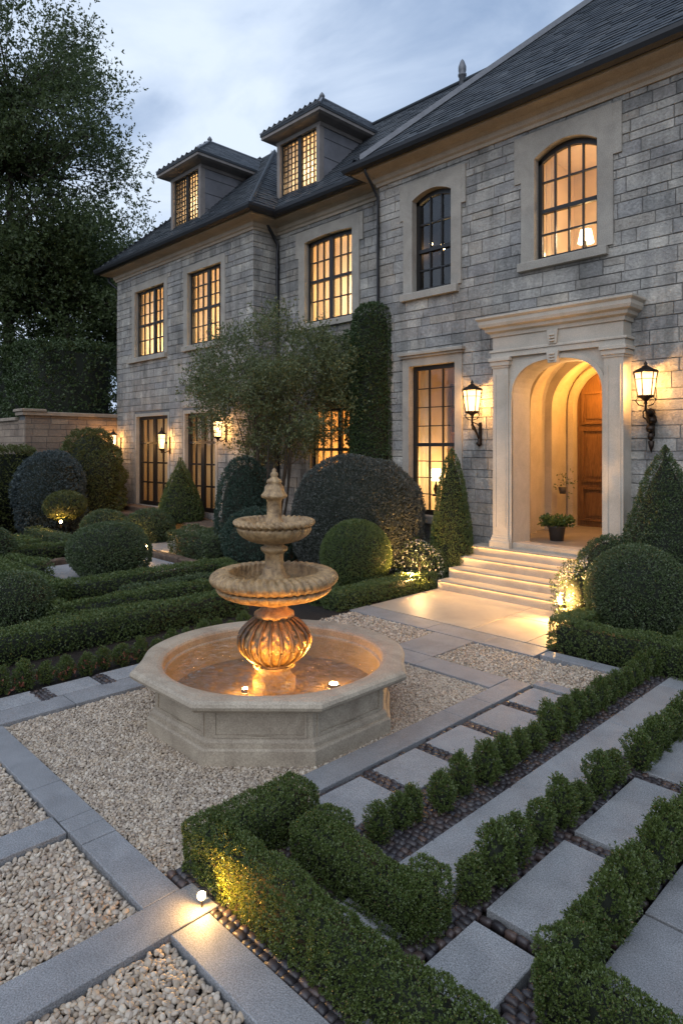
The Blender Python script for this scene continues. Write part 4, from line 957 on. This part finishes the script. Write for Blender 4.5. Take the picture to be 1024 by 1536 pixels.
# ------------------------------------------------------------------ hedges and topiary
rng=rg()
def hedge(label,boxes,leaf,dens,mat='box',la=.015,lf=9,group='low clipped box hedges',name='box_hedge',up=.3,K=6):
    return veg(name,label,'hedge',[('box',)+b for b in boxes],mat,leaf,dens,group,la=la,lf=lf,up=up,K=K,jit=.5)
hedge('near L-shaped box hedge with the spotlight at its corner',[(-3.44,-3.17,2.22,2.90,-.04,.27),(-3.44,-1.30,2.04,2.25,-.04,.27)],.0115,1.9,'boxn',.014,11)
hedge('short box hedge on the cobbles behind the near L-shaped hedge',[(-3.02,-2.10,2.52,2.74,-.04,.24),(-3.03,-2.80,2.70,2.86,-.04,.24),(-2.25,-2.06,2.6,2.84,-.04,.26)],.0115,1.9,'boxn',.014,11)
hedge('box hedge in the bottom right corner turning along the large slabs',[(-1.46,-.6,2.60,2.80,-.04,.25),(-1.49,-1.33,2.70,3.0,-.04,.27)],.0115,1.9,'boxn',.016,11)
hedge('long front hedge of the left parterre beside the shrub row',[(-8.40,-8.0,1.4,5.9,-.02,.32)],.022,1.5)
hedge('back hedge of the left parterre running to the fountain',[(-10.75,-10.35,4.05,7.3,-.02,.33),(-14.6,-10.35,3.85,4.2,-.02,.33)],.026,1.4)
hedge('middle angled hedge nested inside the left parterre',[(-10.5,-9.1,3.45,3.72,-.02,.30),(-9.35,-9.05,3.72,5.9,-.02,.30)],.024,1.4)
hedge('short dark inner hedge of the left parterre',[(-9.75,-9.5,4.7,6.3,-.02,.30)],.024,1.4,'ball')
hedge('low green infill hedge near the big left ball',[(-9.05,-8.75,3.0,4.8,-.02,.20)],.022,1.4)
hedge('box hedge in front of the clipped ball left of the landing',[(-7.45,-7.08,6.9,9.3,-.02,.27)],.022,1.5)
hedge('box hedge joining the parterre behind the fountain',[(-10.4,-7.45,6.95,7.25,-.02,.30)],.024,1.4)
hedge('raised box hedge right of the landing below the large ball',[(-3.96,-1.6,7.47,7.76,-.02,.36),(-3.96,-3.70,7.74,9.25,-.02,.36)],.018,1.5,'box',.02)
k=0
for lab,b,mt in (('low hedge at the far left edge of the parterre',(-16.4,-13.7,4.3,4.65),'box'),('curving low hedge left of the paved court',(-15.2,-14.9,4.65,6.2),'box'),('second low hedge left of the paved court',(-17.2,-15.6,5.3,5.65),'box'),('far low hedge before the blue grey bush',(-18.4,-15.8,6.2,6.6),'ball'),('dark low hedge behind the paved court',(-16.2,-13.9,6.7,7.0),'box'),('bright low hedge beside the big clipped ball',(-13.4,-12.5,4.35,4.7),'box')):
    hedge(lab,[b+(-.02,.30+.02*(k%3))],.03,1.3,mt,la=.02); k+=1
hedge('loose hedge mass between the court and the pointed cone',[(-13.6,-11.9,7.75,8.9,-.02,.55)],.03,1.3,'ball',.05,4,name='shrub_hedge')
hedge('clipped block hedge at the left edge beneath the garden wall',[(-21.3,-20.3,4.8,7.2,-.02,2.45)],.05,1.3,'olive',.05,3,name='tall_hedge')
hedge('tall dark hedge towering above the garden wall',[(-36,-22.5,8.0,10.9,0,6.15)],.085,1.25,'yew',.12,1.6,name='tall_hedge')

def ball(label,c,r,mat='ball',leaf=.024,zm=None,dens=1.5,name='topiary_ball',pw=2.0,la=.018,group='clipped topiary balls',cat='topiary',**kw):
    rr=r if isinstance(r,tuple) else (r,r,r)
    return veg(name,label,cat,('ell',c,rr,-.02 if zm is None else zm,pw),mat,leaf,dens,group,la=la,**kw)
ball('large clipped ball standing in the left parterre before the far door',(-12.15,5.65,.48),(.74,.74,.55),leaf=.026,pw=2.15)
ball('clipped ball in the left parterre cut by the left edge, nearest the viewer',(-9.75,3.10,.31),(.53,.53,.43),leaf=.024)
ball('small clipped ball cut by the left edge behind the hedges',(-14.6,4.3,.42),.42,leaf=.028)
ball('smooth clipped ball left of the landing in front of the purple dome',(-8.08,8.30,.58),.62,leaf=.019,dens=1.7,la=.004,mat='box')
ball('large clipped ball right of the entrance steps',(-3.40,8.80,.56),.64,leaf=.019,dens=1.6,la=.006)
ball('left of the twin clipped domes before the terrace',(-16.6,7.6,.32),(.62,.62,.50),leaf=.03)
ball('right of the twin clipped domes, partly lit by a spotlight',(-15.9,8.5,.32),(.66,.66,.52),leaf=.03)
ball('small yellow green clipped bush with a light beneath it',(-17.97,7.11,.90),(.52,.52,.38),'olive',.035,zm=.4)
ball('small dark round bush at the far left edge',(-19.2,4.9,.6),(.7,.6,.85),'box',.035,la=.05)
ball('blue grey mounded bush below the garden wall',(-19.6,7.3,1.0),(1.0,.95,1.4),'blue',.04,group=None,name='mounded_shrub',cat='shrub',la=.06)
ball('tall olive bush lit by the corner lantern',(-20.3,8.85,1.4),(1.05,1.0,1.65),'olive',.045,group=None,name='mounded_shrub',cat='shrub',la=.08)
ball('big purple grey dome shrub in front of the house wall',(-9.12,9.38,.95),(1.45,1.10,1.36),'purple',.026,group=None,name='dome_shrub',cat='shrub',la=.03,dens=1.35,pw=2.2)
ball('blue green upright bush behind the fountain',(-11.9,8.7,1.0),(.64,.62,1.2),'teal',.028,group=None,name='mounded_shrub',cat='shrub',la=.05)
ball('dark low bush between the fountain and the purple dome',(-10.9,8.3,.45),(.8,.7,.75),'teal',.028,group=None,name='mounded_shrub',cat='shrub',la=.05)
ball('dark spreading bush at the foot of the right cone',(-4.15,9.75,.55),(.50,.45,.62),'ball',.024,group=None,name='mounded_shrub',cat='shrub',la=.05)
def cone(label,c,r,h,mat,leaf,p=.75,dens=1.5,la=.012):
    pf=[(r*.80,0),(r*.97,h*.06),(r,h*.13)]+[(r*(1-((t-.13)/.87)**1.25)**p,h*t) for t in np.linspace(.18,1.0,14)]
    return veg('topiary_cone',label,'topiary',('rev',c,pf),mat,leaf,dens,'clipped topiary cones',la=la)
cone('small clipped cone before the far glazed door',(-16.1,9.55,.40),.62,1.80,'box',.03,1.0)
cone('slim clipped cone left of the entrance lit from below',(-7.28,10.05,0),.41,2.46,'box',.022,.62)
cone('tall broad clipped cone right of the entrance',(-3.42,9.85,0),.72,2.52,'ball',.022,.80,la=.025)
def flower(label,c,r,n):
    rr=r; return veg('flowering_shrub',label,'shrub',('ell',c,rr,-.02,2.0),'ball',.026,.75,'white flowering shrubs by the steps',la=.06,lf=7,jit=.8,extra=('white',n,.022,'blossom'))
flower('white flowering shrub left of the entrance steps',(-7.75,9.45,.28),(.62,.45,.48),.30)
flower('white flowering shrub right of the entrance steps',(-4.28,9.1,.30),(.36,.36,.52),.30)
flower('small white flowering clump by the pointed cone',(-14.6,8.9,.12),(.45,.3,.22),.35)
# shrub rows -------------------------------------------------
protos=[]
for i in range(6):
    r_=rg(); h=.27; pf=[(.04,0),(.072,.03),(.090,.08),(.094,.14),(.082,.20),(.05,.25),(.012,.275)]
    P,Nn=samprev((0,0,0),pf,620,r_); P=P+Nn*lump(P,r_,30,.016)[:,None]-Nn*(r_.random(len(P))**2*.045)[:,None]
    q=sprigs(P-Nn*.01,Nn*.8+np.array([0,0,.75])+r_.normal(size=P.shape)*.35,8,.032,.014,.0075,r_)
    n=16; a=r_.uniform(0,6.28,n); rr=.05*np.sqrt(r_.random(n)); T=np.stack([rr*np.cos(a),rr*np.sin(a),.20+.04*r_.random(n)],1)
    q2=sprigs(T,np.stack([np.cos(a)*.3,np.sin(a)*.3,np.ones(n)],1)+r_.normal(size=(n,3))*.15,14,.052,.014,.0075,r_)
    me=npquads('box_shrub',[(np.concatenate([q,q2]),0),(corerev((0,0,0),[(max(.001,a-.040),b*.85) for a,b in pf],10),1)],['boxn','twig']); protos.append(me)
def row(pts,where,group,s=1.0,jx=.012):
    for k,(x,y,sc) in enumerate(pts):
        o=link('box_shrub',protos[RND.randrange(6)],None,(x+RND.uniform(-jx,jx),y+RND.uniform(-.012,.012),-.02)); o.rotation_euler=(RND.uniform(-.05,.05),RND.uniform(-.05,.05),RND.uniform(0,6.28))
        q=sc*s*1.06*RND.uniform(.90,1.08); o.scale=(q*RND.uniform(.88,1.08),q*RND.uniform(.88,1.08),q*RND.uniform(.84,1.14))
        tag(o,f'{ORD[k]} box shrub {where}','shrub',group)
p1=[(-2.80,3.10,.82),(-2.80,3.29,.80),(-2.82,3.45,.84)]; y=3.66
while y<8.6: p1.append((-2.74,y,1.0)); y+=.255 if y<5.5 else .22
row(p1,'from the near end, beside the stepping slabs','row of box shrubs beside the stepping slabs')
p2=[(-2.07,v,.98+.12*math.sin(i*2.1)) for i,v in enumerate([3.05,3.27,3.52,3.80,4.06,4.32,4.62,4.86])]+[(-2.02,v,.98) for v in np.arange(5.22,7.8,.235)]
row(p2,'from the near end, between the long slab and large slabs','row of box shrubs between the slabs')
p3=[(-1.44,v,1.12) for v in np.arange(3.10,7.2,.215)]
row(p3,'from the near end, in the rightmost row','rightmost row of box shrubs')
p4=[(-7.12,v,.92) for v in np.arange(1.75,5.2,.215)]
row(p4,'from the left end, in front of the parterre','row of box shrubs before the parterre')
def scatterplants(label,x0,x1,y0,y1,n,mat,name):
    r_=rg(); O=np.stack([r_.uniform(x0,x1,n),r_.uniform(y0,y1,n),r_.uniform(0,.10,n)],1)
    q=sprigs(O,r_.normal(size=(n,3))*.5+np.array([0,0,1]),7,.07,.025,.015,r_); me=npquads(name,[(q,0)],[mat]); tag(link(name,me),label,'ground cover',None,'stuff')
scatterplants('russet ground cover between the shrubs of the left row',-7.22,-7.0,2.0,5.0,170,'red','ground_cover')

# ivy on the wall
veg('ivy_column','thick clipped ivy pillar climbing the wall beside the tall window','ivy',('rev',(-9.72,10.5,0),[(.42,0),(.47,.3),(.47,3),(.47,4.6),(.46,5.25),(.40,5.48),(.26,5.60),(.02,5.64)]),'ivy',.032,1.6,None,la=.018)
veg('wall_ivy','loose ivy spreading over the middle wall below the upper window','ivy',[('box',-11.9,-10.1,10.82,11.1,3.5,4.95),('box',-10.9,-10.1,10.80,11.1,0,5.25)],'ivy',.05,1.3,None,la=.09,lf=3)

# ------------------------------------------------------------------ trees
def tree(name,label,base,h,crown,nclump,leafs,leaf,mat,cr,stems=1,trunk=.3,seed=1,cspread=.5,gap=None,zt=None,asp=.5,sub=7):
    r_=np.random.default_rng(seed); base=np.array(base,float); t=empty(name,tuple(base)); tag(t,label,'tree')
    cc,rad=np.array(crown[0],float),np.array(crown[1],float)
    D=unit(r_.normal(size=(nclump,3))); D[:,2]=np.abs(D[:,2])*np.where(r_.random(nclump)<.35,-.8,1); rr=r_.random(nclump)**.42
    CL=cc+D*rad*rr[:,None]
    if gap is not None: CL=CL[~gap(CL,r_)]
    tb=MB(); heads=[]
    for s in range(stems):
        if stems==1: path=[base,base+np.array([0,0,h*.25]),base*.6+cc*.4+np.array([0,0,0]),cc+np.array([0,0,rad[2]*.4])]; rads=[trunk,trunk*.85,trunk*.6,trunk*.2]
        else:
            a=2*math.pi*s/stems+r_.uniform(-.3,.3); d=np.array([math.cos(a),math.sin(a),0]); e=cc+d*rad*.5*r_.uniform(.4,1)+np.array([0,0,rad[2]*r_.uniform(-.1,.5)])
            b0=base+d*.22*r_.uniform(.3,1); path=[b0,b0+(e-b0)*.3+d*.05+r_.normal(size=3)*.04,b0+(e-b0)*.65+r_.normal(size=3)*.08,e]; rads=[trunk,trunk*.8,trunk*.55,trunk*.2]
        # smooth
        pts=[]
        for i in range(3):
            for u in np.linspace(0,1,5)[:-1]: pts.append((path[i]*(1-u)+path[i+1]*u,rads[i]*(1-u)+rads[i+1]*u))
        pts.append((path[-1],rads[-1])); tb.tube([p for p,_ in pts],[q for _,q in pts],8); heads.append(pts)
    L=[]
    for k,c in enumerate(CL):
        pts=heads[k%len(heads)]; lo=4 if stems>1 else 5
        # attach to the nearest lower point
        cand=[p for p in pts[lo:] if p[0][2]<c[2]+rad[2]*.25] or [pts[lo]]
        p=min(cand,key=lambda p:np.linalg.norm(p[0]-c)*1.0+abs(c[2]-p[0][2]-rad[2]*.15)*.3)
        m=(p[0]+c)/2+r_.normal(size=3)*rad*.05+np.array([0,0,-rad[2]*.03]); r0=min(p[1]*.5,trunk*.3)
        tb.tube([p[0],m,c],[r0,r0*.6,r0*.2],5)
        # sub-clumps
        ss=unit(r_.normal(size=(sub,3)))*r_.random((sub,1))**.5*cr*np.array([1,1,.7])
        for q in ss:
            n=int(leafs/sub*r_.uniform(.5,1.4)); O=c+q+r_.normal(size=(n,3))*cr*cspread*.55
            tb.tube([c,c+q],[r0*.2,r0*.08],3,caps=False) if stems>1 or sub<9 else None
            L.append(sprigs(O,r_.normal(size=(n,3))+np.array([0,0,.2])+unit(O-cc)*.8,5,leaf*2.2,leaf,leaf*asp,r_))
    tb.build('trunk','bark',t); me=npquads('crown',[(np.concatenate(L),0)],[mat],tuple(base)); link('crown',me,t)
    return t
# gx: sparse lower right of the big crown
tree('broadleaf_tree','tall dark broadleaf tree at upper left with sky showing through',(-27.9,8.7,0),20,((-27.6,8.8,13.6),(4.4,4.4,6.9)),210,135,.13,'tree',1.15,1,.36,5,.55,sub=7,gap=lambda P,g:((P[:,0]+27.6)*.7+(P[:,1]-8.8)*.71>.8)&(P[:,2]<13.5)&(g.random(len(P))<.55))
tree('broadleaf_tree','lower dense tree behind the tall hedge beside the house',(-26.5,10.5,0),11,((-26.5,10.6,8.0),(3.4,3.2,3.8)),110,170,.14,'tree',1.1,1,.3,8,.5)
tree('broadleaf_tree','pale lacy tree beyond the left end of the roof',(-32.0,15.5,0),15,((-32.0,15.6,10.0),(3.0,3.0,5.0)),70,110,.14,'tree',1.2,1,.3,9,.5)
tree('small_tree','airy multi stemmed small tree in front of the middle bay',(-11.75,9.35,0),5.4,((-11.85,9.4,3.70),(2.5,1.5,1.9)),185,78,.062,'oliveleaf',.36,12,.028,21,.6,sub=8,asp=.42)

# ------------------------------------------------------------------ garden wall
gw=empty('garden_wall',(-22.0,8.0,0)); tag(gw,'old brown stone garden wall with coping joining the far left house corner','wall')
a=ashlar(-21.62,7.3,YL+.2,[],axis='x',sgn=1,z0=0,z1=3.5,seed=71,lens=(.3,.7)); ashlar(7.3,-34,-21.62,[],axis='y',sgn=-1,z0=0,z1=3.35,seed=72,mb=a,lens=(.3,.7)); a.build('stone_facing','gardenwall',gw)
a=MB(); a.box(-22.1,-21.62,7.3,YL+.2,0,3.5); a.box(-34,-22.1,7.3,7.8,0,3.35); a.build('wall_core','mortar',gw)
a=MB(); a.box(-22.2,-21.50,7.2,YL+.1,3.5,3.62,.02); a.box(-22.25,-21.45,7.15,7.9,3.62,3.70,.02); a.box(-34,-22.2,7.2,7.9,3.35,3.45,.02); a.build('coping','cap',gw)
# brown kerbs of the left court
for x0,x1,y0,y1 in ((-14.1,-11.9,7.32,7.52),(-14.3,-14.12,4.85,7.5)):
    s=MB(); L_=max(x1-x0,y1-y0); n=max(1,int(L_/.45))
    for i in range(n):
        f0,f1=i/n,(i+1)/n; h=.12+RND.uniform(-.015,.015)
        if x1-x0>y1-y0: s.box(x0+(x1-x0)*f0+.004,x0+(x1-x0)*f1-.004,y0+RND.uniform(-.01,.01),y1,-.02,h,.03)
        else: s.box(x0,x1+RND.uniform(-.01,.01),y0+(y1-y0)*f0+.004,y0+(y1-y0)*f1-.004,-.02,h,.03)
    s.build('stone_kerb','brickkerb',kind='structure')
# potted plant in the doorway
px,py=-5.98,11.6; t=empty('potted_plant',(px,py,.72)); tag(t,'leafy green plant in a dark pot on the doorway floor','plant')
MB().lathe((px,py,.72),[(.001,0),(.12,0),(.155,.24),(.17,.25),(.17,.29),(.15,.29),(.14,.26),(.001,.25)],24).build('pot','pot',t)
r_=rg(); n=150; a=r_.uniform(0,6.28,n); O=np.stack([px+.08*np.cos(a),py+.08*np.sin(a),np.full(n,.98)],1); A=np.stack([np.cos(a),np.sin(a),r_.uniform(.1,1.6,n)],1)
q=sprigs(O,A,9,.26,.055,.035,r_); link('foliage',npquads('foliage',[(q,0)],['plant'],(px,py,.72)),t)
t=empty('wall_sprig',(-6.72,13.2,1.6)); tag(t,'small trailing green plant hanging beside the inner door','plant')
r_=rg(); n=24; O=r_.normal(size=(n,3))*np.array([.1,.1,.12])+np.array([-6.55,13.1,1.75]); q=sprigs(O,r_.normal(size=(n,3)),8,.10,.035,.022,r_); link('foliage',npquads('foliage',[(q,0)],['plant'],(-6.72,13.2,1.6)),t)
MB().lathe((-6.62,13.1,1.5),[(.001,0),(.06,.0),(.09,.14),(.001,.14)],12).build('pot','pot',t)

# ------------------------------------------------------------------ sky, sun, camera
w=bpy.data.worlds.new('World'); bpy.context.scene.world=w; w.use_nodes=True; nt=w.node_tree; nt.nodes.clear(); L=nt.links
sky=nt.nodes.new('ShaderNodeTexSky'); sky.sky_type='NISHITA'; sky.sun_disc=False; sky.sun_elevation=R(7); sky.sun_rotation=R(150); sky.air_density=1.0; sky.dust_density=.6; sky.ozone_density=1.5
tc=nt.nodes.new('ShaderNodeTexCoord'); sx=nt.nodes.new('ShaderNodeSeparateXYZ'); L.new(tc.outputs['Generated'],sx.inputs[0])
zc=nt.nodes.new('ShaderNodeMath'); zc.operation='ADD'; zc.inputs[1].default_value=.25; L.new(sx.outputs[2],zc.inputs[0])
zc2=nt.nodes.new('ShaderNodeMath'); zc2.operation='MAXIMUM'; zc2.inputs[1].default_value=.05; L.new(zc.outputs[0],zc2.inputs[0])
cmb=nt.nodes.new('ShaderNodeCombineXYZ')
for i in range(2):
    dv=nt.nodes.new('ShaderNodeMath'); dv.operation='DIVIDE'; L.new(sx.outputs[i],dv.inputs[0]); L.new(zc2.outputs[0],dv.inputs[1]); L.new(dv.outputs[0],cmb.inputs[i])
nz=noise(nt,cmb.outputs[0],2.1,7,.55,.5); nz2=noise(nt,cmb.outputs[0],.7,3,.5)
ad=nt.nodes.new('ShaderNodeMath'); ad.operation='MULTIPLY_ADD'; ad.inputs[1].default_value=.55; L.new(nz,ad.inputs[0]); mm=nt.nodes.new('ShaderNodeMath'); mm.operation='MULTIPLY'; mm.inputs[1].default_value=.45; L.new(nz2,mm.inputs[0]); L.new(mm.outputs[0],ad.inputs[2])
cl=ramp(nt,ad.outputs[0],[(.30,(.45,.45,.45)),(.55,(1,1,1))])
cc=mixc(nt,ramp(nt,ad.outputs[0],[(.38,(0,0,0)),(.62,(1,1,1))]),(3.0,4.4,7.2),(7.6,8.7,10.2))
skyc=mixc(nt,cl,sky.outputs[0],cc)
bg=nt.nodes.new('ShaderNodeBackground'); bg.inputs[1].default_value=.075; L.new(skyc,bg.inputs[0]); wo=nt.nodes.new('ShaderNodeOutputWorld'); L.new(bg.outputs[0],wo.inputs[0])
sl=bpy.data.lights.new('sun','SUN'); sl.energy=.95; sl.angle=R(70); sl.color=(.93,.95,1.0); so=bpy.data.objects.new('sun',sl); C.objects.link(so); so.rotation_euler=(R(48),0,R(22))
cam=bpy.data.cameras.new('camera'); cam.sensor_fit='HORIZONTAL'; cam.sensor_width=36; cam.lens=980/1024*36; cam.shift_y=-98/1024; cam.clip_end=1000; cam.clip_start=.05
co_=bpy.data.objects.new('camera',cam); C.objects.link(co_); co_.location=(0,0,2.5); co_.rotation_euler=(R(90),0,R(45.5)); bpy.context.scene.camera=co_
sc=bpy.context.scene; sc.view_settings.view_transform='Standard'; sc.view_settings.look='None'; sc.view_settings.gamma=1; sc.view_settings.exposure=.5
sc.render.engine='CYCLES'; cy=sc.cycles; cy.use_denoising=True; cy.max_bounces=7; cy.diffuse_bounces=3; cy.glossy_bounces=3; cy.transmission_bounces=4; cy.transparent_max_bounces=10; cy.sample_clamp_indirect=4; cy.caustics_reflective=False; cy.caustics_refractive=False
try: cy.denoiser='OPENIMAGEDENOISE'
except Exception: pass
